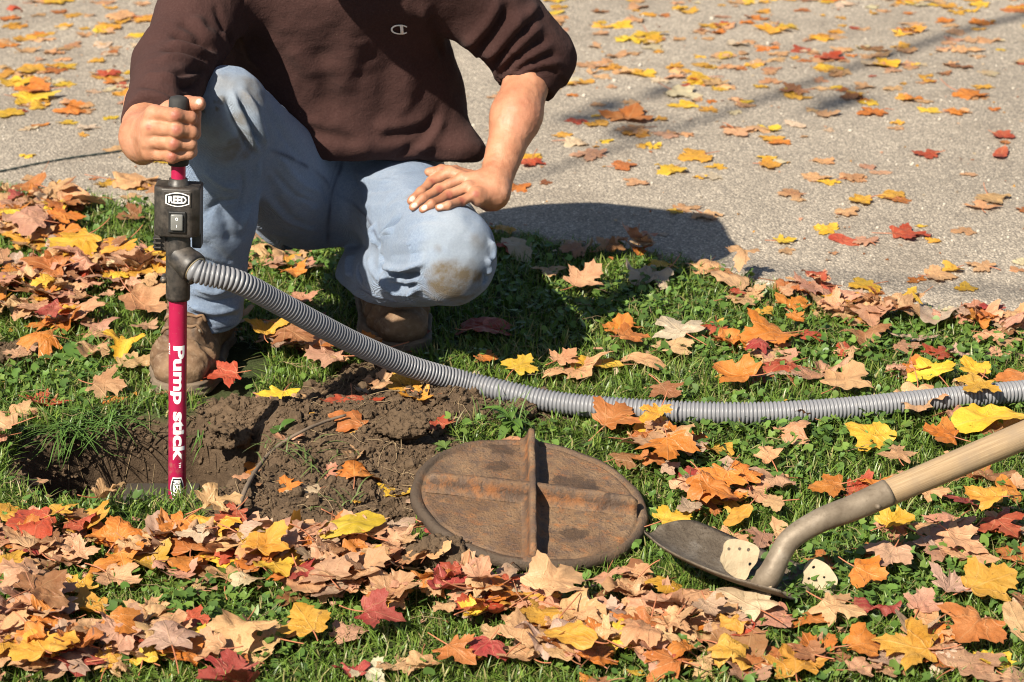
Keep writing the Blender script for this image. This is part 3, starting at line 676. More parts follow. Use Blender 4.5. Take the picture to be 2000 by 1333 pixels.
# local frame of the stick: z along the axis, -y towards the camera
zx = SD; yx = np.array([0, 1.0, 0]) - SD * SD[1]; yx /= np.linalg.norm(yx); xx = np.cross(yx, zx)
SM = Matrix(((xx[0], yx[0], zx[0], S0[0]), (xx[1], yx[1], zx[1], S0[1]), (xx[2], yx[2], zx[2], S0[2]), (0, 0, 0, 1)))
pump = empty('pump_stick'); pump.matrix_world = SM @ Matrix.Translation((0, 0, -0.14))
tag(pump, 'red tube hand pump with black switch housing held upright in the hole', 'pump')
LO = -0.14
def P_(name, V, fs, mat, parent=pump, smooth=True):
    V = np.asarray(V, float).copy(); V[:, 2] -= LO; return put(name, mesh_np(name, V, fs, smooth), mat, parent)
def Pbm(name, bm, mat, parent=pump, smooth=False):
    bmesh.ops.translate(bm, verts=bm.verts[:], vec=(0, 0, -LO)); return put(name, bm_mesh(name, bm, smooth), mat, parent)
r1 = 0.0138; zt = at_py(583); zb = at_py(456); zc = at_py(358); zg = at_py(318)
V, fs = lathe((0, 0, 0), (0, 0, 1), [(LO, 0), (LO, r1 * 0.94), (LO + 0.003, r1), (zt + 0.01, r1)], 40); tube_o = P_('tube', V, fs, M['red'])
V, fs = lathe((0, 0, 0), (0, 0, 1), [(zb, 0.0185), (zc, 0.0108), (zg + 0.02, 0.0108)], 32); P_('upper_tube', V, fs, M['red'])
V, fs = lathe((0, 0, 0), (0, 0, 1), [(zc - 0.006, 0.016), (zc + 0.001, 0.0155), (zc + 0.002, 0.0142), (zc + 0.007, 0.0138), (zc + 0.008, 0.0108)], 32); P_('collar', V, fs, M['black'])
# grip
top = SL; V, fs = lathe((0, 0, 0), (0, 0, 1), [(zg - 0.004, 0.0108), (zg - 0.003, 0.0150), (zg + 0.004, 0.0158), (zg + 0.03, 0.0150), (top - 0.02, 0.0150), (top - 0.006, 0.0145), (top - 0.002, 0.012), (top, 0.006), (top, 0)], 32); P_('grip', V, fs, M['rubber'])
# switch housing with chamfered corners
hw, hd, hc = 0.0345, 0.026, 0.013; z0, z1 = zb, zc - 0.002
pts = [(-hw, hd), (-hw, -hd + hc), (-hw + hc, -hd), (hw - hc, -hd), (hw, -hd + hc), (hw, hd)]
bm = bmesh.new(); lo_ = [bm.verts.new((a, b, z0)) for a, b in pts]; hi_ = [bm.verts.new((a, b, z1)) for a, b in pts]; n = len(pts)
bm.faces.new(lo_[::-1]); bm.faces.new(hi_)
for k in range(n): bm.faces.new((lo_[k], lo_[(k + 1) % n], hi_[(k + 1) % n], hi_[k]))
bmesh.ops.recalc_face_normals(bm, faces=bm.faces[:]); bmesh.ops.bevel(bm, geom=bm.edges[:], offset=0.0035, segments=3, affect='EDGES', profile=0.5)
housing = Pbm('switch_housing', bm, M['black'], smooth=True)
bm = box_bm(-0.027, 0.016, z0 - 0.004, 0.019, 0.034, 0.05, 0.002); Pbm('side_bracket', bm, M['black'])
bm = box_bm(0.027, 0.018, z0 - 0.002, 0.014, 0.026, 0.044, 0.002); Pbm('side_bracket', bm, M['black'])
for k in range(3):
    bm = box_bm(-0.031, -0.002, z0 - 0.008 - k * 0.007, 0.012, 0.012, 0.0022, 0.0006); Pbm('cooling_fin', bm, M['black'])
zm = (z0 + z1) / 2
bm = box_bm(0.002, -hd - 0.0012, zm - 0.013, 0.0260, 0.005, 0.0330, 0.0016); bez = Pbm('switch_bezel', bm, M['blackprint'])
bm = box_bm(0.002, -hd - 0.0050, zm - 0.0125, 0.0185, 0.006, 0.0250, 0.0024, 3); rk = Pbm('rocker_switch', bm, M['rocker'], smooth=True)
def on_face(bm, x_, z_, y_):
    for v in bm.verts: v.co = Vector((v.co.x + x_, y_ - v.co.z, v.co.y + z_))
ring = [(0.0022 * cos(a), 0.0024 * sin(a)) for a in np.linspace(0, 2 * pi, 14, endpoint=False)]
bm = bmesh.new(); a_ = [bm.verts.new((p * 1, q * 1, 0)) for p, q in ring]; b_ = [bm.verts.new((p * .55, q * .55, 0)) for p, q in ring]
for k in range(14): bm.faces.new((a_[k], a_[(k + 1) % 14], b_[(k + 1) % 14], b_[k]))
on_face(bm, 0.002, zm - 0.0065, -hd - 0.0083); Pbm('off_mark', bm, M['white'], rk)
bm = flat_shape([(-0.0004, -0.0022), (0.0004, -0.0022), (0.0004, 0.0022), (-0.0004, 0.0022)]); on_face(bm, 0.002, zm - 0.0175, -hd - 0.0083); Pbm('on_mark', bm, M['white'], rk)
rk.parent = housing; bez.parent = housing
for c_ in list(rk.children): pass
def emb(parent_, x_, z_, w_, place, nm='emblem'):
    h_ = w_ * 0.62
    for sc, m_, dz, nm2 in ((1.0, 'white', 0.0000, nm), (0.90, 'blackprint', 0.0002, 'emblem_ground')):
        ol = emblem_outline(w_ * sc, h_ * (sc if sc == 1 else 0.86)); bm = flat_shape(ol, 10); place(bm, x_, z_, dz); o1 = Pbm(nm2, bm, M[m_], parent_)
    bm = text_mesh('REED', w_ * 0.30, w_ * 0.012, 10); xsv = [v.co.x for v in bm.verts]; wd = max(xsv) - min(xsv); x0 = min(xsv); ysv = [v.co.y for v in bm.verts]; yc = (max(ysv) + min(ysv)) / 2; hh = max(ysv) - min(ysv)
    for v in bm.verts:
        u = (v.co.x - x0) / wd - 0.5; v.co.x = u * w_ * 0.76; v.co.y = (v.co.y - yc) / hh * h_ * (0.56 - 0.5 * u * u)
    place(bm, x_, z_, 0.0004); Pbm('emblem_lettering', bm, M['white'], parent_)
def place_face(bm, x_, z_, dz):
    for v in bm.verts: v.co = Vector((v.co.x + x_, -hd - 0.0006 - dz, v.co.y + z_))
bm = box_bm(0.002, -hd + 0.001, zm + 0.0215, 0.040, 0.0026, 0.0235, 0.0008); Pbm('badge_plate', bm, M['black'], housing)
def place_face2(bm, x_, z_, dz):
    for v in bm.verts: v.co = Vector((v.co.x + x_, -hd - 0.0006 - dz, v.co.y + z_))
emb(housing, 0.002, zm + 0.0215, 0.0355, place_face2)
# tee body with outlet, screw ears
V, fs = lathe((0, 0, 0), (0, 0, 1), [(zt - 0.001, r1), (zt - 0.001, 0.0178), (zt + 0.004, 0.0184), (zt + 0.045, 0.0184), (zb - 0.012, 0.0186), (zb - 0.004, 0.0172), (zb + 0.004, 0.0172)], 40); tee = P_('tee_body', V, fs, M['black'])
ZO = at_py(499); OD = np.array([0.76, -0.50, -0.42]); OD /= np.linalg.norm(OD)        # outlet axis in the stick's frame
V, fs = lathe(np.array([0, 0, ZO + 0.001]), OD, [(0.002, 0.0215), (0.020, 0.0222), (0.024, 0.0232), (0.034, 0.0232), (0.036, 0.0222), (0.036, 0.0195), (0.026, 0.0190)], 40); P_('outlet_collar', V, fs, M['black'])
V, fs = lathe(np.array([0, 0, ZO + 0.001]), OD, [(0.0355, 0.0200), (0.0375, 0.0196), (0.0378, 0.0175)], 30); P_('glue_ring', V, fs, mat_simple('glue', (0.45, 0.36, 0.22), 0.7))
ze = at_py(545)
for s in (-1, 1):
    V, fs = lathe((s * 0.0205, -0.003, ze), (0, -1, 0), [(-0.010, 0), (-0.010, 0.0055), (0.007, 0.0055), (0.008, 0.0045), (0.008, 0)], 18); ear = P_('screw_ear', V, fs, M['black'])
    V, fs = lathe((s * 0.0205, -0.003, ze), (0, -1, 0), [(0.0075, 0.0030), (0.0090, 0.0028), (0.0094, 0.0)], 14); P_('screw', V, fs, M['steel'], ear)
# lettering wrapped round the tube, reading downwards
def wrap(bm, z_, ang0, rad):
    for v in bm.verts:
        a = ang0 + v.co.y / r1; v.co = Vector((rad * sin(a), -rad * cos(a), z_ - v.co.x))
def tube_text(body, size, off, py0, py1, ang0, nm, mat='white', hgt=None, rad=0.00025):
    bm = text_mesh(body, size, off); xsv = [v.co.x for v in bm.verts]; x0, x1 = min(xsv), max(xsv); za, zb_ = at_py(py0), at_py(py1); s = (za - zb_) / (x1 - x0)
    ysv = [v.co.y for v in bm.verts]; k = (hgt / (max(ysv) - min(ysv))) if hgt else 1
    for v in bm.verts: v.co.x = (v.co.x - x0) * s; v.co.y *= k
    wrap(bm, za, ang0, r1 + rad); return Pbm(nm, bm, M[mat], tube_o)
tube_text('Pump', 0.03, 0.0011, 671, 784, -0.30, 'lettering', hgt=0.0235)
tube_text('stick', 0.03, 0.0011, 799, 894, -0.30, 'lettering', hgt=0.0195)
tube_text('TM', 0.006, 0.0001, 897, 908, 0.30, 'lettering', hgt=0.0035)
tube_text('CPE15', 0.006, 0.0002, 668, 690, -1.15, 'lettering', hgt=0.0045)
tube_text('Pumps Every Drop Available', 0.006, 0.0001, 700, 790, 1.08, 'lettering', 'rocker', hgt=0.0028)
def place_tube(bm, x_, z_, dz):
    for v in bm.verts:
        a = 0.10 + v.co.y / r1; rr = r1 + 0.0002 + dz; v.co = Vector((rr * sin(a), -rr * cos(a), z_ - v.co.x))
emb(tube_o, 0, at_py(948), 0.036, place_tube)

# ---------------------------------------------------------------- the corrugated hose
OW = np.array(SM @ Vector((0, 0, ZO + 0.001))); ODW = np.array(SM.to_3x3() @ Vector(OD))
HP = [OW + ODW * 0.024, OW + ODW * 0.045] + [W(462, 550, 3.43), W(537, 588, 3.475), W(612, 629, 3.525), W(700, 674, 3.59), W(800, 716, 3.655)]
HR = 0.0185
for px_, py_, zz in [(900, 744, 0.064), (1000, 768, 0.050), (1100, 788, 0.040), (1250, 801, 0.040), (1400, 807, 0.040), (1520, 806, 0.040), (1650, 798, 0.040), (1800, 783, 0.042), (1980, 766, 0.042), (2150, 750, 0.042), (2400, 735, 0.040)]:
    p = G(px_, py_ - 0, zz); HP.append(np.array([p[0], p[1], zz]))
path = catmull(HP, 600); L = np.linalg.norm(np.diff(path, axis=0), axis=1).sum(); pitch = 0.0066; nr = int(L / pitch)
ss = np.concatenate([[k * pitch, k * pitch + 0.10 * pitch, k * pitch + 0.30 * pitch, k * pitch + 0.58 * pitch, k * pitch + 0.78 * pitch] for k in range(nr)]); rr = np.tile([-0.0040, -0.0014, 0.0, -0.0001, -0.0018], nr) + HR
cum = np.concatenate([[0], np.cumsum(np.linalg.norm(np.diff(path, axis=0), axis=1))]); pp = np.stack([np.interp(ss, cum, path[:, k]) for k in range(3)], -1)
V, fs = tube(pp, rr, 26); hz = np.array(HP[8]); me = mesh_np('corrugated_hose', V, fs); shift(me, hz)
tag(put('corrugated_hose', me, M['hose'], loc=hz), 'grey ribbed hose running from the pump across the grass', 'hose')

# ---------------------------------------------------------------- the round iron lid, ribs up
LR, LT = 0.176, 0.016
lc = G(1036, 975, 0.050); lid = empty('manhole_lid', lc); lid.rotation_euler = (radians(7.0), radians(7.0), radians(3.0))
tag(lid, 'rusty round iron lid with cross ribs lying on the soil', 'lid')
prof = [(-LT, 0)] + [(-LT, LR * t) for t in (0.3, 0.6, 0.85)] + [(-LT, LR - 0.004), (-LT + 0.003, LR), (-0.004, LR), (-0.0005, LR - 0.0025), (0.0016, LR - 0.005), (0.0016, LR - 0.011), (-0.0026, LR - 0.0135), (-0.0026, LR - 0.0155), (-0.0002, LR - 0.018)] + [(0.0, LR * t) for t in (0.88, 0.8, 0.7, 0.6, 0.5, 0.4, 0.3, 0.2, 0.1, 0.0)]
V, fs = lathe((0, 0, 0), (0, 0, 1), prof, 120); rad = np.hypot(V[:, 0], V[:, 1]); an = np.arctan2(V[:, 1], V[:, 0])
nz = fbm(V * 24, 3, 61); rim = sstep(LR - 0.02, LR, rad); V[:, :2] *= (1 + rim * 0.010 * fbm(np.stack([np.cos(an) * 7, np.sin(an) * 7, an * 0], -1), 3, 9))[:, None]; V[:, 2] += 0.0012 * nz
me = mesh_np('plate', V, fs); wr_ = np.clip(rim * (1.15 + 0.6 * fbm(V * 16, 3, 66)) + 0.9 * sstep(-0.10, -0.17, V[:, 0]) * (fbm(V * 20, 3, 67) > -0.35), 0, 1); vcol(me, 'wear_shade', np.stack([wr_, wr_ * 0, wr_ * 0], -1)); put('plate', me, M['rust'], lid)
def rib(nm, ang, a, b, h0, h1, th):
    n = 40; t = np.linspace(a, b, n); hh = h0 + (h1 - h0) * np.abs(t / LR) ** 2; hh[0] *= 0.75; hh[-1] *= 0.75
    sec = [(-th * 1.7, 0.0005), (-th * 1.0, 0.004), (-th * 0.62, 0.012), (-th * 0.5, 1), (-th * 0.2, 1.04), (th * 0.2, 1.04), (th * 0.5, 1), (th * 0.62, 0.012), (th * 1.0, 0.004), (th * 1.7, 0.0005)]
    R_ = [[(t[i], y_, (z_ if z_ < 0.1 else hh[i] * z_)) for y_, z_ in sec] for i in range(n)]; V = np.array(R_).reshape(-1, 3); V[:, 1:] += 0.0008 * np.stack([fbm(V * 40, 2, 71), fbm(V * 40, 2, 72)], 1)
    m = len(sec); i = np.arange(n - 1)[:, None] * m; j = np.arange(m - 1)[None]; Q = np.stack([i + j, i + m + j, i + m + j + 1, i + j + 1], -1).reshape(-1, 4)
    e = np.array([list(range(m))[::1]]); e2 = np.array([[(n - 1) * m + k for k in range(m)][::-1]])
    c, s = cos(ang), sin(ang); V = np.stack([V[:, 0] * c - V[:, 1] * s, V[:, 0] * s + V[:, 1] * c, V[:, 2]], -1)
    me = mesh_np(nm, V, [Q, e, e2]); vcol(me, 'wear_shade', np.stack([0.3 * (fbm(V * 22, 3, 74) > 0.15), sstep(0.002, 0.006, V[:, 2]) * sstep(1.0, 0.8, V[:, 2] / np.repeat(hh, m)), V[:, 2] * 0], -1)); put(nm, me, M['rust'], lid)
rib('rib', radians(88), -LR + 0.004, LR - 0.002, 0.031, 0.025, 0.0085); rib('rib', radians(-3), -LR + 0.020, LR - 0.018, 0.027, 0.022, 0.0095)

# ---------------------------------------------------------------- the shovel
sh = empty('shovel'); tip = G(1268, 1062, 0.052); back = G(1530, 1132, 0.045); ax_ = (back - tip); ax_[2] += 0.0; BL = np.linalg.norm(ax_) * 1.14; ax_ /= np.linalg.norm(ax_)
sh.location = (tip[0], tip[1], 0.03); tag(sh, 'round point shovel with wooden handle lying beside the lid', 'shovel')
side = np.cross([0, 0, 1.0], ax_); side /= np.linalg.norm(side); rl = radians(-15); nrm_ = np.cross(ax_, side); side = side * cos(rl) + nrm_ * sin(rl); nrm_ = np.cross(ax_, side)
def shl(name, V, fs, mat, parent=sh, smooth=True):
    me = mesh_np(name, V, fs, smooth); shift(me, sh.location); return put(name, me, mat, parent)
nu, nv = 36, 25; u = np.linspace(0, 1, nu); hwid = 0.098 * np.sqrt(np.clip(1 - (1 - np.clip(u / 0.50, 0, 1)) ** 3.6, 0, 1)) * (1 - 0.10 * sstep(0.6, 1, u)); hwid[0] = 0.024
vv = np.linspace(-1, 1, nv); U, VV = np.meshgrid(u, vv, indexing='ij'); HW = hwid[:, None] * VV
dish = 0.024 * (VV ** 2) * np.minimum(1, hwid / 0.08)[:, None] + 0.034 * (1 - U) ** 2.2 - 0.004 * np.exp(-(VV / 0.12) ** 2) * U - 0.02
Pb = tip + U[..., None] * BL * ax_ + HW[..., None] * side + dish[..., None] * nrm_
Pt = Pb + nrm_ * 0.0022; V = np.concatenate([Pb.reshape(-1, 3), Pt.reshape(-1, 3)]); m = nu * nv
i = (np.arange(nu - 1)[:, None] * nv + np.arange(nv - 1)[None]).ravel(); Q1 = np.stack([i, i + 1, i + nv + 1, i + nv], 1); Q2 = np.stack([i + m, i + nv + m, i + nv + 1 + m, i + 1 + m], 1)
bd = list(range(0, nv)) + [k * nv + nv - 1 for k in range(1, nu)] + [(nu - 1) * nv + k for k in range(nv - 2, -1, -1)] + [k * nv for k in range(nu - 2, 0, -1)]; bd = np.array(bd); b2 = np.roll(bd, -1)
shl('blade', V, [Q1[:, ::-1], Q2[:, ::-1], np.stack([bd, b2, b2 + m, bd + m], 1)], M['blade'])
SP = [tip + ax_ * BL * 0.70 + nrm_ * -0.016, W(1500, 1128, float(back[1]) + 0.0), W(1540, 1058, float(back[1]) + 0.015), W(1600, 1018, float(back[1]) + 0.03), W(1665, 993, float(back[1]) + 0.045), W(1735, 962, float(back[1]) + 0.06)]
cv = catmull(SP, 60); rs = np.interp(np.linspace(0, 1, 60), [0, 0.10, 0.25, 0.45, 0.7, 1.0], [0.006, 0.018, 0.0155, 0.0160, 0.0178, 0.0195]); V, fs = tube(cv, rs, 28); sock = shl('socket', V, fs, M['steel'])
d_ = cv[-1] - cv[-2]; d_ /= np.linalg.norm(d_); hp0 = cv[-1] - d_ * 0.03; hp1 = W(2000, 851, float(back[1]) + 0.155); d_ = (hp1 - hp0) / np.linalg.norm(hp1 - hp0); hl = 1.05
tt = np.linspace(0, hl, 80); V, fs = tube(hp0 + tt[:, None] * d_, np.interp(tt, [0, 0.05, 0.3, hl - 0.02, hl], [0.0178, 0.0188, 0.0205, 0.0190, 0.010]), 32)
me = mesh_np('handle', V, fs); a_ = np.tile(np.linspace(0, 1, 32, endpoint=False), 80); uv = np.concatenate([np.stack([np.abs(a_ - 0.5) * 2, np.repeat(tt, 32)], 1), [[0, 0], [0, hl]]]); uvmap(me, uv); shift(me, sh.location); put('handle', me, M['wood'], sh)
rv = W(1715, 990, float(back[1]) + 0.03); V, fs = lathe(rv, (0.1, -0.9, 0.3), [(-0.004, 0.004), (0.002, 0.004), (0.004, 0.002), (0.0045, 0)], 12); shl('rivet', V, fs, M['steel'], sock)

# ---------------------------------------------------------------- cream fungus plates with holes
def fungus(px, py, z, wpx, tiltx, rotz, outline, holes, label):
    bm = bmesh.new(); c = G(px, py, z); s = wpx / 1330.0
    ol = catmull(np.array([(a, b, 0) for a, b in outline] + [(*outline[0], 0)]), 48)[:-1]
    vs = [bm.verts.new((p[0] * s, p[1] * s, 0)) for p in ol]; ed = [bm.edges.new((vs[k], vs[(k + 1) % len(vs)])) for k in range(len(vs))]
    for a, b, r in holes:
        hv = [bm.verts.new(((a + r * cos(t)) * s, (b + r * sin(t)) * s, 0)) for t in np.linspace(0, 2 * pi, 10, endpoint=False)]; ed += [bm.edges.new((hv[k], hv[(k + 1) % 10])) for k in range(10)]
    bmesh.ops.triangle_fill(bm, use_beauty=True, use_dissolve=False, edges=ed)
    bmesh.ops.subdivide_edges(bm, edges=[e for e in bm.edges if e.calc_length() > s * 0.14], cuts=1); bmesh.ops.triangulate(bm, faces=bm.faces[:])
    r = bmesh.ops.extrude_face_region(bm, geom=bm.faces[:]); ev = [g for g in r['geom'] if isinstance(g, bmesh.types.BMVert)]
    for v in ev: v.co.z += 0.0045
    bmesh.ops.recalc_face_normals(bm, faces=bm.faces[:])
    for v in bm.verts: v.co.z += 5.0 * (v.co.x ** 2) + 3.0 * v.co.x * v.co.y + 0.0012 * sin(v.co.x * 150 + v.co.y * 60); v.co.x += 0.0008 * sin(v.co.y * 330)
    o = put('perforated_plate', bm_mesh('perforated_plate', bm, False), M['cream'], loc=c); o.rotation_euler = (tiltx, 0, rotz); return tag(o, label, 'fungus', 'cream perforated plates at the shovel')
fungus(1440, 1108, 0.045, 78, radians(66), radians(6), [(-.42, .15), (-.25, .62), (.05, .66), (.45, .5), (.5, .22), (.28, -.12), (.12, -.34), (-.1, -.24), (-.3, -.05)],
       [(-.20, .44, .040), (.05, .43, .042), (.26, .40, .045), (.28, .06, .042)], 'cream plate with small round holes standing in the shovel blade')
fungus(1600, 1136, 0.028, 66, radians(60), radians(-10), [(-.45, -.1), (-.42, .42), (-.2, .62), (.15, .5), (.45, .2), (.5, -.2), (.1, -.3)],
       [(-.18, .38, .045), (-.3, .05, .040), (.12, .12, .035), (.30, -.06, .042)], 'cream plate with dark holes in grass behind the shovel blade')

# ---------------------------------------------------------------- small things: concrete rim in the hole, twig, cord, pebbles, clods
a = W(236, 972, 3.53); b = W(384, 972, 3.53)
bm = box_bm(0, 0, 0, b[0] - a[0], 0.06, 0.10, 0.004)
for v in bm.verts: v.co += Vector([0.0015 * float(x_) for x_ in fbm(np.array([[v.co.x * 40, v.co.y * 40, v.co.z * 40 + k * 9] for k in range(3)]), 2, 5)])
o = put('concrete_rim', bm_mesh('concrete_rim', bm), M['slab'], loc=((a[0] + b[0]) / 2, 3.56, a[2] - 0.05)); tag(o, 'dark wet concrete block showing at the bottom of the hole', 'concrete block')
tw = [(463, 1003), (480, 955), (510, 905), (545, 870), (590, 843), (640, 822), (676, 811)]
P = np.array([G(p, q, 0.05) for p, q in tw]); P[:, 2] = ground_z(P[:, 0], P[:, 1]); P = np.array([G(p, q, float(z_) + 0.012) for (p, q), z_ in zip(tw, P[:, 2])]); cv = catmull(P, 40); cv[:, 2] = np.maximum(cv[:, 2], ground_z(cv[:, 0], cv[:, 1]) + 0.003)
V, fs = tube(cv, np.linspace(0.0038, 0.0022, 40) * (1 + 0.12 * fbm(cv * 60, 2, 3)), 8); me = mesh_np('twig', V, fs); shift(me, cv[0]); tag(put('twig', me, M['twig'], loc=cv[0]), 'long curved bare twig lying across the soil mound', 'twig')
cd_ = [(-120, 352), (0, 337), (70, 323), (140, 311), (200, 303), (262, 294), (330, 287)]; P = catmull(np.array([G(p, q, 0.008) for p, q in cd_]), 60); P[:, 2] = road_z(P[:, 0], P[:, 1]) + 0.0035
V, fs = tube(P, 0.0020 * (1 + 0.25 * np.sin(np.arange(60) * 2.1)), 8); me = mesh_np('cord', V, fs); shift(me, P[0]); tag(put('cord', me, M['cord'], loc=P[0]), 'thin dark cord stretched over the driveway', 'cord')
pb = [(1230, 175, 9), (1660, 262, 7), (1500, 88, 9), (1140, 190, 7), (1800, 470, 9), (1820, 468, 8), (1880, 345, 8), (1780, 330, 6), (1835, 240, 7), (925, 250, 7), (1200, 160, 7), (1062, 402, 6), (1910, 460, 7), (1440, 205, 6), (1930, 297, 6), (1690, 205, 6), (120, 318, 6), (210, 350, 7), (75, 262, 6), (1250, 130, 9), (1390, 40, 9), (1985, 355, 5), (1560, 350, 4), (1840, 380, 4)]
pq = np.array([G(p, q) for p, q, r in pb]); rr_ = np.array([r for p, q, r in pb]) / F * pq[:, 1] * 0.5
y = RNG.uniform(4.2, 7.2, 700); x = RNG.uniform(-1, 1, 700) * (0.225 * y + 0.1); k = on_road(x, y); x = np.concatenate([pq[:, 0], x[k]]); y = np.concatenate([pq[:, 1], y[k]]); r = np.concatenate([rr_, RNG.uniform(0.0012, 0.0032, k.sum())])
V, fs = lumps(x, y, road_z(x, y) + r * 0.3, r, 300, 0.35); tag(put('grit', mesh_np('grit', V, fs), M['pebble']), 'pale grit and tiny stones scattered over the driveway', 'grit', kind='stuff')
for k, (p, q, r, lab) in enumerate([(862, 1085, 0.034, 'root-matted soil clod in leaves left of the lid'), (915, 1180, 0.020, 'dark soil clod among tan leaves below the lid'), (945, 1205, 0.016, 'smaller dark soil clod below the lid beside a larger one'), (975, 1215, 0.014, 'rightmost small soil clod among leaves below the lid'),
                                      (1020, 800, 0.022, 'grassy soil clod on top of the mound by the hose'), (790, 835, 0.030, 'broad brown soil clod above the lid'), (455, 850, 0.030, 'smooth soil slab right of the pump tube')]):
    c = G(p, q); z_ = float(ground_z(c[0], c[1])); c = G(p, q, z_)
    f_ = lambda P, k=k, r=r: np.linalg.norm(P * [0.75, 1, 1.35], axis=1) - r + 0.38 * r * fbm(P / r * 1.6 + k * 5.0, 3, 80) + 0.22 * r * np.abs(fbm(P / r * 5 + k, 3, 81, 0.7))
    V, Q, N = surf_net(f_, [-r * 2] * 3, [r * 2] * 3, r / 14); o = put('soil_clod', mesh_np('soil_clod', V, Q), M['clod'], loc=(c[0], c[1], z_ + r * 0.05)); tag(o, lab, 'soil clod', 'clods of dug soil')
# ---------------------------------------------------------------- the person, squatting behind the hole (joints measured in metres)
A = np.array
HIP_R, HIP_L = W(590, 388, 4.17), W(762, 384, 4.17)
KNEE_R, ANK_R = W(434, 214, 3.80), W(394, 612, 3.93)
KNEE_L, ANK_L = W(876, 490, 3.79), W(716, 545, 4.10)
WAIST, CHEST = A([-0.315, 4.19, 0.345]), A([-0.325, 4.075, 0.63])
SH_R, EL_R, WR_R = A([-0.480, 4.06, 0.695]), W(342, 132, 3.81), W(284, 262, 3.53)
SH_L, EL_L, WR_L = A([-0.105, 4.05, 0.675]), W(1044, 114, 4.08), W(966, 362, 3.95)
HEADC = A([-0.375, 3.80, 0.925])
XA = A([1.0, 0, 0])

def jeans0(p):
    d = ecap(p, (HIP_R + HIP_L) / 2 + [0, 0.05, 0.03], (HIP_R + HIP_L) / 2 + [0, 0.06, 0.12], 0.115, 0.115, XA, 0.70)
    thR = cap(p, HIP_R, KNEE_R + (HIP_R - KNEE_R) * 0.04, 0.100, 0.073)
    shR = smin(cap(p, KNEE_R, KNEE_R * 0.5 + ANK_R * 0.5 + [0.004, 0.010, 0], 0.070, 0.066), cap(p, KNEE_R * 0.5 + ANK_R * 0.5 + [0.004, 0.010, 0], ANK_R + [0, 0, -0.05], 0.066, 0.061), 0.03)
    legR = smin(thR, shR, 0.02)
    thL = cap(p, HIP_L, KNEE_L, 0.099, 0.077)
    shL = cap(p, KNEE_L + [0.004, -0.004, -0.016], ANK_L, 0.074, 0.056)
    legL = smin(thL, shL, 0.012)
    d = smin(d, legR, 0.05); d = smin(d, legL, 0.05)
    # open ends at the cuffs
    cR = (p - (ANK_R + [0, 0.0, -0.008])) @ A([0.0, 0.10, -0.99]); uL = (ANK_L - KNEE_L) / np.linalg.norm(ANK_L - KNEE_L); cL = (p - (ANK_L + uL * 0.030)) @ uL
    nearL = np.linalg.norm(p - ANK_L, axis=1) < 0.16
    d = smax(d, cR, 0.006); d = np.where(nearL, smax(d, cL, 0.006), d)
    return d
def shirt0(p):
    ax = (CHEST - WAIST) / np.linalg.norm(CHEST - WAIST)
    body = ecap(p, WAIST + ax * 0.02, CHEST, 0.158, 0.132, XA, 0.70)
    belly = ecap(p, WAIST + [0.02, -0.035, 0.055], WAIST + [0.0, -0.04, 0.12], 0.125, 0.12, XA, 0.66)
    d = smin(body, belly, 0.06)
    d = smin(d, ecap(p, SH_R + [0.08, 0, 0], SH_L - [0.08, 0, 0], 0.092, 0.092, A([0, 1.0, 0]), 0.85), 0.08)
    d = smin(d, cap(p, CHEST + [0, -0.01, 0.10], HEADC + [0, 0.06, -0.11], 0.085, 0.072), 0.05)
    d = smin(d, cap(p, A([-0.17, 4.13, 0.37]), A([-0.105, 4.10, 0.335]), 0.06, 0.048), 0.04)
    aR = smin(cap(p, SH_R, EL_R, 0.084, 0.063), cap(p, EL_R, EL_R * 0.05 + WR_R * 0.95 + [0.002, 0, 0.0], 0.063, 0.046), 0.035)
    aL = smin(cap(p, SH_L, EL_L, 0.088, 0.066), cap(p, EL_L, EL_L * 0.70 + WR_L * 0.30, 0.064, 0.050), 0.03)
    d = smin(d, aR, 0.045); d = smin(d, aL, 0.04)
    # hem, cuffs, neck opening
    hn = A([0.0, -0.30, -1.0]); hn = hn / np.linalg.norm(hn); d_h = (p - A([WAIST[0], 4.05, 0.332])) @ hn
    nearb = np.abs(p[:, 0] - WAIST[0]) < 0.27
    d = d - 0.010 * np.exp(-((d_h + 0.022) / 0.020) ** 2) * nearb * (p[:, 1] > 3.93)
    d = np.where(nearb & (p[:, 1] > 3.93), smax(d, d_h, 0.008), d)
    uR = (WR_R - EL_R) / np.linalg.norm(WR_R - EL_R); cR = (p - (EL_R * 0.15 + WR_R * 0.85)) @ uR
    d = np.where(np.linalg.norm(p - WR_R, axis=1) < 0.20, smax(d, cR, 0.006), d)
    uL = (WR_L - EL_L) / np.linalg.norm(WR_L - EL_L); cL = (p - (EL_L * 0.745 + WR_L * 0.255)) @ uL
    d = np.where(np.linalg.norm(p - (EL_L * 0.62 + WR_L * 0.38), axis=1) < 0.095, smax(d, cL, 0.006), d)
    hd_ = HEADC - CHEST; hd_ = hd_ / np.linalg.norm(hd_); d = np.where(np.abs(p[:, 0] - CHEST[0]) < 0.12, smax(d, (p - (CHEST + [0, -0.02, 0.17])) @ hd_, 0.01), d)
    return d

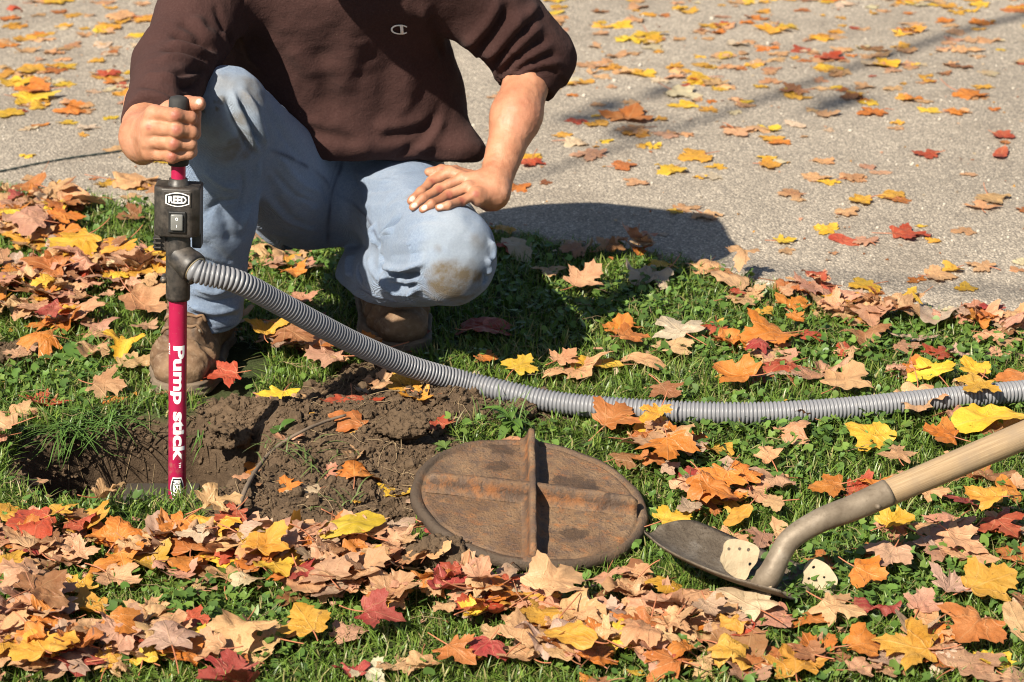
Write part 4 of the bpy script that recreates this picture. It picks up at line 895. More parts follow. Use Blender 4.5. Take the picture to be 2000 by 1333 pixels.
JF = [([(395, 330), (430, 360), (470, 372)], 0.0039, 0.0066), ([(400, 420), (425, 400), (470, 392)], -0.0039, 0.0057), ([(400, 520), (430, 540), (468, 545)], 0.0045, 0.0066), ([(396, 505), (428, 522), (466, 528)], -0.0045, 0.0049), ([(470, 330), (476, 370), (466, 420)], -0.0045, 0.0049), ([(540, 300), (580, 350), (630, 380)], 0.0045, 0.0057), ([(530, 330), (570, 375), (620, 400)], -0.0045, 0.0049), ([(515, 380), (560, 430), (620, 455)], 0.0045, 0.0066), ([(690, 330), (720, 352), (770, 352)], 0.0034, 0.0057), ([(680, 345), (715, 370), (775, 368)], -0.0034, 0.0049), ([(800, 440), (840, 430), (880, 436)], -0.0022, 0.0066), ([(760, 500), (800, 498), (840, 488)], -0.0045, 0.0049), ([(765, 480), (800, 475), (850, 462)], 0.0034, 0.0057), ([(440, 186), (455, 228), (470, 258), (497, 303)], -0.0141, 0.0057), ([(464, 192), (488, 234), (504, 286)], -0.0125, 0.0049), ([(452, 180), (474, 226), (490, 262), (508, 300)], 0.0094, 0.0066),
      ([(476, 176), (500, 226), (520, 286)], 0.0110, 0.0074), ([(522, 200), (545, 250), (590, 310)], -0.0063, 0.0082), ([(505, 312), (500, 350), (488, 400), (472, 452)], 0.0078, 0.0066),
      ([(420, 380), (440, 430), (452, 480)], -0.0047, 0.0098), ([(396, 470), (430, 500), (462, 520)], -0.0047, 0.0082), ([(380, 560), (420, 572), (468, 560)], 0.0063, 0.0057),
      ([(372, 578), (415, 592), (468, 584)], -0.0078, 0.0049), ([(370, 596), (420, 610), (470, 603)], 0.0078, 0.0057), ([(368, 612), (415, 624), (466, 618)], -0.0063, 0.0041), ([(322, 560), (322, 585), (330, 606)], 0.0063, 0.0066),
      # kneeling leg: pinch behind the knee and folds of the shin
      ([(741, 484), (744, 462), (760, 440), (782, 424)], -0.0125, 0.0049), ([(738, 478), (730, 455), (733, 440)], 0.0110, 0.0049), ([(748, 470), (752, 456), (768, 448)], 0.0094, 0.0049), ([(722, 476), (716, 458), (722, 446)], -0.0094, 0.0049),
      ([(748, 520), (765, 524), (790, 526), (830, 513)], 0.0157, 0.0049), ([(757, 534), (785, 540), (820, 536)], -0.0141, 0.0049), ([(760, 546), (790, 552), (815, 548)], 0.0063, 0.0041), ([(770, 556), (790, 562), (812, 557)], -0.0094, 0.0041),
      ([(745, 540), (765, 560), (790, 573), (818, 564)], 0.0157, 0.0057), ([(690, 500), (684, 520), (688, 545)], 0.0125, 0.0066), ([(702, 512), (698, 532), (708, 550)], -0.0094, 0.0057), ([(742, 500), (748, 512), (742, 530)], -0.0141, 0.0049),
      ([(720, 505), (728, 530), (750, 552)], 0.0078, 0.0082), ([(955, 470), (963, 490), (960, 512)], 0.0078, 0.0057), ([(950, 505), (958, 524), (952, 540)], 0.0078, 0.0049), ([(946, 535), (954, 545), (944, 556)], -0.0094, 0.0041),
      ([(700, 400), (740, 405), (790, 392)], 0.0039, 0.0098), ([(690, 425), (705, 450), (720, 468)], -0.0031, 0.0082), ([(560, 330), (590, 380), (625, 420)], 0.0047, 0.0115), ([(520, 340), (545, 400), (590, 450)], -0.0047, 0.0115), ([(600, 320), (630, 360), (648, 400)], -0.0047, 0.0082)]
JS = [([(525, 291), (575, 312), (629, 345), (650, 374)], 0.0024, 0.0033), ([(671, 306), (662, 340), (650, 378), (642, 430), (640, 486)], 0.0033, 0.0043), ([(650, 376), (700, 408), (728, 440), (744, 478)], 0.0024, 0.0033),
      ([(372, 630), (415, 641), (470, 634)], 0.0023, 0.0029), ([(698, 562), (740, 582), (790, 598)], 0.0023, 0.0029), ([(660, 312), (652, 345), (641, 378)], 0.0018, 0.0029)]
SF = [([(892, 104), (925, 78), (955, 40), (975, 0)], 0.010, 0.010), ([(908, 122), (945, 85), (972, 50), (996, 8)], -0.009, 0.008), ([(935, 132), (962, 104), (992, 64), (1022, 20)], 0.010, 0.009), ([(950, 142), (980, 108), (1010, 76), (1040, 44)], -0.008, 0.007),
      ([(962, 146), (990, 112), (1030, 70), (1062, 52)], 0.009, 0.008), ([(972, 152), (1008, 116), (1048, 88), (1072, 74)], -0.008, 0.007), ([(982, 156), (1020, 118), (1060, 96), (1085, 88)], 0.009, 0.008), ([(992, 150), (1030, 128), (1070, 112), (1096, 110)], -0.006, 0.006),
      ([(1000, 148), (1040, 132), (1080, 122), (1102, 126)], 0.007, 0.007), ([(1000, 60), (1030, 30), (1052, 8)], 0.008, 0.010), ([(985, 136), (1030, 142), (1075, 140), (1100, 146)], -0.004, 0.004),
      ([(872, 112), (858, 92), (846, 68), (836, 30)], -0.009, 0.010), ([(868, 112), (846, 84), (832, 50), (826, 10)], 0.007, 0.012), ([(786, 302), (818, 278), (840, 250), (856, 215)], -0.007, 0.010), ([(800, 308), (828, 286), (850, 258), (864, 225)], 0.008, 0.012),
      ([(740, 268), (790, 262), (838, 246)], -0.006, 0.010), ([(730, 250), (790, 244), (842, 228)], 0.006, 0.014), ([(780, 300), (820, 297), (860, 298)], -0.004, 0.008),
      ([(640, 230), (690, 255), (720, 300)], 0.006, 0.018), ([(560, 90), (620, 140), (668, 120)], 0.007, 0.02), ([(690, 60), (684, 120), (668, 190)], 0.007, 0.02), ([(620, 90), (640, 160), (628, 220)], -0.007, 0.02), ([(745, 120), (752, 180), (742, 240)], -0.004, 0.018), ([(790, 120), (800, 180), (790, 230)], 0.005, 0.018), ([(590, 250), (640, 262), (700, 280)], -0.006, 0.010),
      ([(450, 70), (470, 110), (500, 140), (530, 160)], -0.010, 0.009), ([(436, 60), (452, 100), (480, 130)], 0.008, 0.010), ([(470, 60), (490, 110), (520, 140)], 0.006, 0.010), ([(420, 10), (436, 50), (452, 90)], -0.006, 0.008),
      ([(330, 62), (368, 76), (428, 100)], -0.010, 0.009), ([(326, 82), (370, 92), (430, 112)], 0.009, 0.010), ([(312, 100), (356, 100), (420, 122)], -0.009, 0.008), ([(308, 118), (352, 114), (420, 130)], 0.008, 0.009), ([(330, 148), (372, 142), (420, 130)], -0.008, 0.008), ([(300, 152), (340, 156), (400, 146)], 0.007, 0.008),
      ([(345, 162), (368, 168), (398, 150)], -0.008, 0.006), ([(280, 150), (312, 150), (350, 166)], 0.006, 0.008), ([(266, 166), (300, 168), (345, 186)], -0.006, 0.007), ([(262, 182), (300, 178), (340, 196)], 0.004, 0.006), ([(380, 30), (400, 60), (430, 80)], 0.007, 0.012), ([(350, 40), (380, 60), (400, 90)], -0.006, 0.010)]

def cloth(name, f, lo, hi, h, fl, seams, nz, seed, mat, parent):
    V, Q, N = surf_net(f, lo, hi, h); V0 = V.copy()
    amp = nz * fbm(V * 13, 3, seed) + nz * 0.5 * fbm(V * 34, 2, seed + 5); V = V + N * amp[:, None]
    V, acc = folds(f, V, N, [(a_, b_ * 1.35, c_) for a_, b_, c_ in fl] if False else fl); V, sm = folds(f, V, N, seams) if seams else (V, acc * 0)
    me = mesh_np(name, V, Q); o = put(name, me, mat, parent); return o, me, V0, N, acc, sm

person = put('person', bpy.data.meshes.new('body'), M['skin'])
jeans, me, VJ, NJ, acc, sm = cloth('jeans', jeans0, [-0.68, 3.62, 0.0], [0.10, 4.42, 0.62], 0.0034, JF, JS, 0.0022, 100, M['denim'], person)
# wear: mud on both knees, spots, faded knees, seams
def spot(pxs, r, n=0.5):
    L, hit = march(jeans0, *zip(*pxs)); out = np.zeros(len(VJ)); nn = fbm(VJ * 28, 4, 140)
    for q, rr in zip(L, r): out = np.maximum(out, sstep(1.25, 0.35, np.linalg.norm(VJ - q, axis=1) / rr + n * nn))
    return out
dirt = np.maximum(spot([(870, 548), (905, 560), (845, 556), (930, 545)], [0.040, 0.038, 0.026, 0.022]) * 1.0, spot([(870, 572), (900, 584), (850, 585)], [0.03, 0.03, 0.02]) * 0.75)
dirt = np.maximum(dirt, spot([(432, 196), (424, 214), (397, 218), (372, 182), (420, 199)], [0.0085, 0.0045, 0.0055, 0.006, 0.0035], 0.25) * 0.85)
dirt = np.maximum(dirt, spot([(465, 285), (450, 300), (482, 300), (500, 180), (480, 190), (470, 230)], [0.022, 0.016, 0.016, 0.030, 0.018, 0.012]) * 0.6)
dirt = np.maximum(dirt, spot([(405, 240), (410, 290), (440, 150), (420, 150)], [0.045, 0.035, 0.03, 0.035], 0.4) * 0.36)
dirt = np.maximum(dirt, spot([(856, 488), (930, 470), (838, 338), (795, 385)], [0.010, 0.018, 0.008, 0.010], 0.3) * 0.4)
fade = np.maximum(spot([(430, 180), (420, 240), (410, 160)], [0.075, 0.07, 0.05], 0.3), spot([(890, 470), (880, 520), (920, 490)], [0.07, 0.06, 0.05], 0.3)) * 0.55
vcol(me, 'wear_shade', np.stack([dirt, fade, np.clip(sm / 0.0022, 0, 1)], -1))
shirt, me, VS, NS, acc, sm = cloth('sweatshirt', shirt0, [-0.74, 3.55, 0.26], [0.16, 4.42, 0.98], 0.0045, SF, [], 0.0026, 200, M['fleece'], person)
# ribbed bands at hem and cuffs
def band(c0, axis_, w0, w1): s = (VS - c0) @ axis_; return np.where((s > w0) & (s < w1), 1.0, 0.0)
vcol(me, 'wear_shade', np.clip(-acc / 0.012, 0, 1))  # mask of the fold creases, for the shade painted there
def ribbing(c0, c1, near, cycles, lo, hi):
    u = (c1 - c0) / np.linalg.norm(c1 - c0); q = VS - c0; s = q @ u; q = q - s[:, None] * u; e1 = np.cross(u, [0, 0.3, 1.0]); e1 /= np.linalg.norm(e1); e2 = np.cross(u, e1)
    return np.where((s > lo) & (s < hi) & (np.linalg.norm(q, axis=1) < near), np.sin(np.arctan2(q @ e2, q @ e1) * cycles), 0)
co = np.empty(len(VS) * 3, np.float32); me.vertices.foreach_get('co', co); co = co.reshape(-1, 3)
uL = (WR_L - EL_L) / np.linalg.norm(WR_L - EL_L); ecut = EL_L * 0.745 + WR_L * 0.255
sL = (VS - ecut) @ uL; nearL = np.linalg.norm(VS - ecut, axis=1) < 0.10
co += NS * np.where(nearL & (sL < 0) & (sL > -0.034), -0.004 * sstep(-0.034, -0.030, sL), 0)[:, None]
me.vertices.foreach_set('co', co.ravel()); me.update()

# chest emblem: an oval letter C crossed by a bar, stitched in white thread
def on_shirt(px, py, out=0.0018):
    L, hit = march(shirt0, px, py); d, g = grad(shirt0, L, 0.004); V, _ = folds(shirt0, L, g / np.linalg.norm(g, axis=1)[:, None], SF); amp = 0.0026 * fbm(L * 13, 3, 200) + 0.0013 * fbm(L * 34, 2, 205); return V + g * (out + amp)[:, None]
def ribbon(pts, wpx, nm, par):
    pts = catmull(np.array([(a, b, 0) for a, b in pts]), 26); T = np.gradient(pts, axis=0); T /= np.linalg.norm(T, axis=1)[:, None]; N_ = np.stack([-T[:, 1], T[:, 0]], 1)
    wv = np.broadcast_to(wpx, (26,)); a = pts[:, :2] + N_ * wv[:, None] / 2; b = pts[:, :2] - N_ * wv[:, None] / 2; A_ = on_shirt(a[:, 0], a[:, 1]); B_ = on_shirt(b[:, 0], b[:, 1]); C_ = on_shirt(pts[:, 0], pts[:, 1], 0.0028)
    V = np.concatenate([A_, C_, B_]); i = np.arange(25); return put(nm, mesh_np(nm, V, [np.stack([i, i + 1, i + 27, i + 26], 1), np.stack([i + 26, i + 27, i + 53, i + 52], 1)]), M['thread'], par)
cpts = [(781 + 16.5 * cos(a), 57 + 8.6 * sin(a)) for a in np.linspace(radians(-38), radians(-322), 16)]
ribbon(cpts, np.interp(np.linspace(0, 1, 26), [0, .3, .5, .7, 1], [2.6, 2.6, 3.6, 2.6, 2.6]), 'emblem', shirt)
ribbon([(783, 48.5), (784, 54), (784.5, 60), (785, 66)], 6.0, 'emblem_bar', shirt)

# ---------------------------------------------------------------- hands and forearms
def chain(p, pts, rads, k=0.006):
    d = None
    for a in range(len(pts) - 1):
        c = cap(p, pts[a], pts[a + 1], rads[a], rads[a + 1]); d = c if d is None else smin(d, c, k)
    return d
# left hand, flat on the thigh: photo rows of the joints, laid on the denim
def on_jeans(px, py, r):
    L, hit = march(jeans0, px, py); d, g = grad(jeans0, L, 0.004); g = g / np.linalg.norm(g, axis=1)[:, None]; D = L - CAMP; D /= np.linalg.norm(D, axis=1)[:, None]
    lift = r * 0.75; c = np.maximum(0.35, -(g * D).sum(1)); return L - D * (lift / c)[:, None]
LH = dict(index=([(803, 393), (822, 375), (843, 359), (880, 344)], [.0070, .0080, .0088, .0098]), middle=([(807, 405), (826, 389), (857, 373), (904, 355)], [.0070, .0080, .0088, .0100]),
          ring=([(826, 409), (843, 399), (876, 384), (915, 372)], [.0068, .0078, .0085, .0098]), little=([(857, 406), (874, 402), (901, 396), (930, 386)], [.0062, .0070, .0076, .0092]), thumb=([(838, 337), (864, 332), (890, 336), (925, 347)], [.0078, .0088, .0098, .0125]))
LJ = {}
for nm, (pts, rr) in LH.items():
    P = on_jeans([a for a, b in pts], [b for a, b in pts], A(rr)); P[3] = W(*pts[3], P[2][1] + (0.016 if nm != 'thumb' else 0.022)); LJ[nm] = P
for nm in ('index', 'middle', 'ring', 'little'): LJ[nm][3] += [0, -0.004, 0.007]; LJ[nm][2] += [0, -0.003, 0.003]
LJ['thumb'] = A([W(*q_, float(LJ['index'][3][1]) + dy_) for q_, dy_ in zip(LH['thumb'][0], (0.004, 0.008, 0.016, 0.026))])
LWR = W(962, 371, float(LJ['ring'][3][1]) + 0.030); LWR2 = LWR
def arm_l(p):
    d = smin(cap(p, EL_L, EL_L * 0.55 + LWR * 0.45, 0.043, 0.038), cap(p, EL_L * 0.55 + LWR * 0.45, LWR, 0.038, 0.0265), 0.03)
    d = smin(d, ecap(p, LWR, LWR * 0.5 + LJ['middle'][3] * 0.5, 0.0225, 0.017, A([0.2, 0.0, 1.0]), 0.80), 0.02)
    h = None
    for nm in ('index', 'middle', 'ring', 'little'):
        c = cap(p, LWR + (LJ[nm][3] - LJ['middle'][3]) * 0.35, LJ[nm][3], 0.0165, LH[nm][1][3] * 1.05); h = c if h is None else smin(h, c, 0.014)
    h = smin(h, cap(p, LWR + [-0.006, -0.012, -0.012], LJ['little'][3] + [0.004, 0.004, -0.010], 0.018, 0.012), 0.014)
    d = smin(d, h, 0.016)
    fing = None
    for nm, (_, rr) in LH.items():
        c = chain(p, LJ[nm], rr, 0.004); q = LJ[nm][2]; c = smin(c, np.linalg.norm(p - q, axis=1) - rr[2] * 1.06, 0.004)
        d = smin(d, c, 0.0055 if nm != 'thumb' else 0.009)
    return d
# right hand, fist round the grip
Yg = 3.448
RH = dict(index=[W(301, 222, 3.447), W(343, 226, 3.420), W(372, 231, 3.432), W(369, 234, 3.462), W(352, 236, 3.470)], middle=[W(292, 249, 3.442), W(345, 254, 3.416), W(374, 259, 3.428), W(371, 262, 3.460), W(352, 263, 3.468)],
          ring=[W(291, 276, 3.443), W(340, 281, 3.418), W(372, 282, 3.428), W(372, 284, 3.458), W(352, 285, 3.468)], little=[W(295, 299, 3.446), W(336, 306, 3.422), W(369, 300, 3.430), W(374, 297, 3.452), W(354, 300, 3.466)])
RR = dict(index=[.0122, .0104, .0092, .0088, .008], middle=[.0122, .0106, .0094, .009, .008], ring=[.0118, .0102, .0090, .0086, .008], little=[.0108, .0094, .0084, .008, .007])
TH = [W(300, 240, 3.50), W(335, 215, 3.495), W(367, 203, 3.475), W(388, 203, 3.455)]
RWR = W(276, 264, 3.535)
def arm_r(p):
    d = smin(cap(p, EL_R, EL_R * 0.4 + RWR * 0.6, 0.044, 0.042), cap(p, EL_R * 0.4 + RWR * 0.6, RWR, 0.042, 0.034), 0.03)
    h = None
    for nm in RH:
        c = cap(p, RWR + (RH[nm][0] - RH['middle'][0]) * 0.55 + [0.004, -0.01, 0], RH[nm][0], 0.021, 0.0135); h = c if h is None else smin(h, c, 0.014)
    d = smin(d, h, 0.02)
    d = smin(d, cap(p, RWR + [0.02, -0.01, 0.005], W(345, 262, 3.490), 0.024, 0.020), 0.016)      # heel of the hand behind the grip
    for nm in RH:
        c = chain(p, RH[nm], RR[nm], 0.004); c = smin(c, np.linalg.norm(p - (RH[nm][1] + [0, -0.0012, 0]), axis=1) - RR[nm][1] * 1.03, 0.004); d = smin(d, c, 0.0042)
    t = chain(p, TH, [.018, .0145, .0115, .0105], 0.006); d = smin(d, t, 0.006)
    d = smin(d, cap(p, W(380, 214, 3.47), W(378, 262, 3.478), 0.010, 0.011), 0.008)
    return d
def core(p):        # head, neck and the body inside the clothes
    d = ecap(p, WAIST + [0, 0.02, 0.02], CHEST, 0.10, 0.09, XA, 0.75); d = smin(d, cap(p, SH_R, SH_L, 0.06), 0.05)
    d = smin(d, cap(p, SH_R, EL_R, 0.05, 0.042), 0.03); d = smin(d, cap(p, SH_L, EL_L, 0.05, 0.042), 0.03)
    for a, b, c in ((HIP_R, KNEE_R, ANK_R), (HIP_L, KNEE_L, ANK_L)): d = smin(d, smin(cap(p, a, b, 0.075, 0.05), cap(p, b, c, 0.048, 0.035), 0.02), 0.04)
    d = smin(d, cap(p, CHEST + [0, -0.02, 0.08], HEADC + [0, 0.03, -0.07], 0.06, 0.056), 0.03)
    hd = ecap(p, HEADC + [0, 0.015, 0.02], HEADC + [0, -0.01, 0.03], 0.088, 0.080, XA, 1.14); hd = smin(hd, cap(p, HEADC + [0, -0.035, -0.03], HEADC + [0, -0.05, -0.075], 0.062, 0.038), 0.04)
    hd = smin(hd, cap(p, HEADC + [0, -0.088, 0.01], HEADC + [0, -0.112, -0.022], 0.009, 0.014), 0.012)
    for s in (-1, 1):
        hd = smin(hd, ecap(p, HEADC + [s * 0.078, 0.015, 0.012], HEADC + [s * 0.080, 0.018, -0.028], 0.012, 0.010, A([0, 1.0, 0.2]), 0.55), 0.006)
        hd = smax(hd, -(np.linalg.norm(p - (HEADC + A([s * 0.032, -0.098, 0.012])), axis=1) - 0.014), 0.012); hd = smin(hd, np.linalg.norm(p - (HEADC + A([s * 0.032, -0.079, 0.012])), axis=1) - 0.0125, 0.002)
        hd = smin(hd, cap(p, HEADC + [s * 0.018, -0.093, 0.032], HEADC + [s * 0.048, -0.080, 0.032], 0.006), 0.012)
    hd = smin(hd, cap(p, HEADC + [-0.02, -0.092, -0.050], HEADC + [0.02, -0.092, -0.050], 0.006), 0.006); hd = smin(hd, cap(p, HEADC + [-0.016, -0.090, -0.060], HEADC + [0.016, -0.090, -0.060], 0.0065), 0.006)
    return smin(d, hd, 0.025)
parts = []; wear_shade = []
V, Q, N = surf_net(core, [-0.72, 3.5, 0.02], [0.12, 4.35, 1.06], 0.0085); parts.append((V, [Q])); wear_shade.append(np.zeros((len(V), 3)))
def hand_part(f, lo, hi, knuck, nails):
    V, Q, N = surf_net(f, lo, hi, 0.0021); w_ = np.zeros((len(V), 3)); V1 = V.copy()
    for q, r in knuck:
        d = np.linalg.norm(V - q, axis=1); w_[:, 0] = np.maximum(w_[:, 0], sstep(r * 1.35, r * 0.5, d)); V1 += N * (0.0007 * np.exp(-(d / r) ** 2) * np.sin(d * 2600))[:, None] * 0.6
    for q, r in nails:
        d = np.linalg.norm((V - q), axis=1); m_ = sstep(r * 1.1, r * 0.75, d); w_[:, 1] = np.maximum(w_[:, 1], m_); V1 -= N * (0.0006 * m_)[:, None]
    V1 += N * (0.0006 * fbm(V * 90, 2, 310))[:, None]
    return V1, Q, w_
toC = lambda P, r: P + (CAMP - P) / np.linalg.norm(CAMP - P) * r
kn = [(toC(LJ[n][2], .008), .0075) for n in ('index', 'middle', 'ring', 'little')] + [(toC(LJ['little'][3], .010), .006), (toC(LJ['thumb'][1], .008), .006)]
nl = [(toC(LJ[n][0] * 0.86 + LJ[n][1] * 0.14, LH[n][1][0] * 1.05) + A([0, 0, 0.002]), 0.0055) for n in ('index', 'middle', 'ring', 'little')]
allL = np.concatenate([LJ[n] for n in LJ] + [EL_L[None], LWR[None]]); V, Q, w_ = hand_part(arm_l, allL.min(0) - 0.06, allL.max(0) + 0.06, kn, nl); parts.append((V, [Q])); wear_shade.append(w_)
kn = [(toC(RH[n][1], .0098), .008) for n in RH] + [(toC(RH['middle'][0], .012), .006)]
nl = [(toC(TH[3], .0105) + A([0.001, 0, 0.004]), 0.0055)]
allR = np.concatenate([A(RH[n]) for n in RH] + [A(TH), EL_R[None], RWR[None]]); V, Q, w_ = hand_part(arm_r, allR.min(0) - 0.06, allR.max(0) + 0.06, kn, nl); parts.append((V, [Q])); wear_shade.append(w_)
V, fs = merge(parts); me = mesh_np('body', V, fs); vcol(me, 'wear_shade', np.concatenate(wear_shade)); me.materials.append(M['skin']); person.data = me
tag(person, 'person in brown sweatshirt and muddy jeans squatting, one hand gripping the pump', 'person')
f_ = lambda p: smax(ecap(p, HEADC + [0, 0.022, 0.028], HEADC + [0, -0.004, 0.042], 0.094, 0.083, XA, 1.14) + 0.003 * fbm(p * 60, 2, 9), ((p - (HEADC + [0, -0.055, 0.03])) @ A([0, -0.86, -0.5])), 0.01)
V, Q, N = surf_net(f_, HEADC - 0.14, HEADC + 0.16, 0.006); put('hair', mesh_np('hair', V, Q), M['hair'], person)

# ---------------------------------------------------------------- boots
def boot(heel, yaw, pitch, nm_seed, sole_h=0.026):
    c, s = cos(yaw), sin(yaw); Rm = Matrix.Translation(Vector(heel)) @ Matrix.Rotation(yaw, 4, 'Z') @ Matrix.Rotation(pitch, 4, 'X')
    # local: toe points to -Y, heel at origin
    def up(p):
        d = cap(p, (0, -0.040, 0.055), (0, -0.150, 0.050), 0.046, 0.044); d = smin(d, ecap(p, A([0, -0.205, 0.043]), A([0.003, -0.252, 0.040]), 0.041, 0.036, XA, 0.80), 0.03)
        d = smin(d, cap(p, (0, -0.075, 0.075), (0, -0.045, 0.155), 0.050, 0.052), 0.03); d = smin(d, cap(p, (0, -0.085, 0.125), (0, -0.215, 0.078), 0.030, 0.022), 0.025)
        d = smax(d, sole_h - 0.004 - p[:, 2], 0.004); d = smax(d, p[:, 2] - 0.185, 0.006)
        d = d + 0.0035 * sstep(-0.208, -0.200, p[:, 1]) * 0 - 0.0040 * np.exp(-((p[:, 1] + 0.250 - 0.45 * np.abs(p[:, 0])) / 0.0045) ** 2) + 0.0030 * np.exp(-((p[:, 1] + 0.240 - 0.45 * np.abs(p[:, 0])) / 0.004) ** 2)      # toe cap seam
        d = d - 0.0075 * np.exp(-((np.abs(p[:, 0]) - 0.027 - 0.10 * (p[:, 1] + 0.19)) / 0.0075) ** 2) * sstep(-0.250, -0.225, p[:, 1]) * (p[:, 2] > 0.03)               # lace flaps
        d = d + 0.0045 * fbm(p * 24, 4, nm_seed) * 0.8 + 0.0030 * np.sin(p[:, 1] * 240 + 40 * p[:, 0]) * np.exp(-((p[:, 1] + 0.235) / 0.022) ** 2) * (p[:, 2] > 0.05)
        return d
    V, Q, N = surf_net(up, [-0.085, -0.32, 0.0], [0.085, 0.04, 0.21], 0.0035)
    dark = np.clip(np.exp(-((np.abs(V[:, 0]) - 0.018) / 0.0035) ** 2) * (V[:, 1] > -0.228) * (V[:, 2] > 0.06) + 0.9 * sstep(0.020, 0.0, np.abs(V[:, 0])) * (V[:, 1] > -0.215) * (V[:, 2] > 0.07) + 0.9 * np.exp(-((V[:, 1] + 0.240 - 0.45 * np.abs(V[:, 0])) / 0.0035) ** 2) + 0.6 * sstep(sole_h + 0.014, sole_h, V[:, 2]), 0, 1)
    me = mesh_np('boot', V, Q); vcol(me, 'wear_shade', dark); b = put('boot', me, M['leather'], person); b.matrix_world = Rm @ Matrix.Diagonal((1.12, 1.05, 1.05, 1))
    def so_(p):
        q = p.copy(); q[:, 2] = 0; d2 = smin(smin(np.linalg.norm(q - [0, -0.035, 0], axis=1) - 0.043, cap(q, (0, -0.05, 0), (0, -0.18, 0), 0.040, 0.050), 0.02), ecap(q, A([0.002, -0.205, 0]), A([0.004, -0.252, 0]), 0.050, 0.041, XA, 0.88), 0.02)
        d2 = d2 + 0.0015 * np.sin(p[:, 2] * 700) ; return smax(d2, np.abs(p[:, 2] - sole_h / 2) - sole_h / 2, 0.004) + 0.0015 * fbm(p * 50, 2, 7)
    V, Q, N = surf_net(so_, [-0.08, -0.32, -0.012], [0.08, 0.03, sole_h + 0.012], 0.0038); o = put('sole', mesh_np('sole', V, Q), M['sole'], b)
    for k in range(4):
        yy = -0.222 + k * 0.026; zz = 0.100 + k * 0.012; P = catmull([(-0.030, yy + 0.006, zz - 0.016), (-0.016, yy, zz - 0.001), (0.0, yy - 0.003, zz + 0.003), (0.016, yy, zz - 0.001), (0.030, yy + 0.006, zz - 0.016)], 16)
        P, _h = P, None
        d = up(P); _, g = grad(up, P, 0.003)
        for _ in range(4): d, g = grad(up, P, 0.003); P = P - ((d - 0.0022) / np.maximum((g * g).sum(1), 0.2))[:, None] * g
        V, fs = tube(P, 0.0026, 8); put('lace', mesh_np('lace', V, fs), M['lace'], b)
    for sd_ in (-1, 1):
        for k in range(3):
            P = A([[sd_ * 0.034, -0.218 + k * 0.028, 0.095 + k * 0.012]])
            for _ in range(5): d, g = grad(up, P, 0.003); P = P - (d / np.maximum((g * g).sum(1), 0.2))[:, None] * g
            gg = g[0] / np.linalg.norm(g[0]); V, fs = lathe(P[0], gg, [(-0.001, 0.0042), (0.0016, 0.0042), (0.0020, 0.003), (0.0016, 0.0015), (0.0, 0.0012)], 12); put('eyelet', mesh_np('eyelet', V, fs), M['steel'], b)
    return b
toeR = G(372, 786, 0.0); zR = float(ground_z(toeR[0], toeR[1])); b1 = boot((toeR[0] + 0.002, toeR[1] + 0.300, 0.006), radians(-5), 0.0, 401); b1['label'] = 'dusty brown boot planted flat behind the pump tube'
b2 = boot((-0.262, 4.25, 0.052), radians(14), radians(10), 402); b2['label'] = 'brown boot half hidden under the low knee'
# ---------------------------------------------------------------- weeds and tufts
def plant(px, py, n, L, wd, label, name='weed', spread=0.9, seed=1, droop=0.8, col=(0.075, 0.165, 0.028), z0=None):
    r = np.random.default_rng(seed); c = G(px, py); z = float(ground_z(c[0], c[1])) if z0 is None else z0; c = G(px, py, z); root = empty(name, (c[0], c[1], z))
    for k in range(n):
        a = r.uniform(0, 2 * pi); ln = L * r.uniform(0.6, 1.15); up_ = r.uniform(0.35, 1.1); m = 9; t = np.linspace(0, 1, m); rad = ln * spread * t * (0.6 + 0.4 * t); zz = ln * (up_ * t - droop * t * t * r.uniform(0.6, 1.1))
        w_ = wd * r.uniform(0.7, 1.2) * np.interp(t, [0, .15, .3, .6, .85, 1], [.12, .16, .6, 1, .6, .03]) if wd > 0.006 else wd * r.uniform(0.7, 1.2) * np.interp(t, [0, .7, 1], [1, .8, .05])
        P = np.stack([cos(a) * rad, sin(a) * rad, zz.clip(-0.02)], -1) + (A([*r.normal(0, .022, 2), 0]) if wd < .006 else 0); s = A([-sin(a), cos(a), 0]); V = np.concatenate([P + s * w_[:, None] / 2 + [0, 0, 0.15 * wd], P, P - s * w_[:, None] / 2 + [0, 0, 0.15 * wd]])
        i = np.arange(m - 1); me = mesh_np('leaf', V, [np.stack([i, i + 1, i + m + 1, i + m], 1), np.stack([i + m, i + m + 1, i + 2 * m + 1, i + 2 * m], 1)]); vcol(me, 'Col', np.tile(A(col) * r.uniform(0.75, 1.3), (len(V), 1))); put('leaf', me, M['weed'], root)
    return tag(root, label, 'weed', 'weeds and grass tufts left standing')
plant(150, 722, 7, 0.075, 0.034, 'broad leaved green plantain weed left of the boot', 'plantain', 0.8, 3)
plant(1000, 828, 14, 0.06, 0.016, 'leafy green weed clump behind the top of the lid', 'weed', 0.8, 5, col=(0.09, 0.19, 0.03)); plant(985, 815, 50, 0.06, 0.002, 'fine grass tuft on the mound above the lid', 'grass_tuft', 0.6, 6, 0.5, (0.10, 0.18, 0.04))
plant(905, 1050, 46, 0.05, 0.002, 'grass tuft growing over the left edge of the lid', 'grass_tuft', 0.7, 7, 0.5, (0.12, 0.19, 0.05)); plant(385, 838, 30, 0.07, 0.0026, 'grass tuft hanging just right of the pump tube', 'grass_tuft', 1.0, 8, 0.8)
plant(130, 838, 70, 0.085, 0.0024, 'long grass hanging over the left edge of the hole', 'grass_tuft', 1.1, 9, 1.1); plant(215, 828, 60, 0.075, 0.0024, 'long grass at the back of the hole left of the tube', 'grass_tuft', 1.1, 10, 1.0)
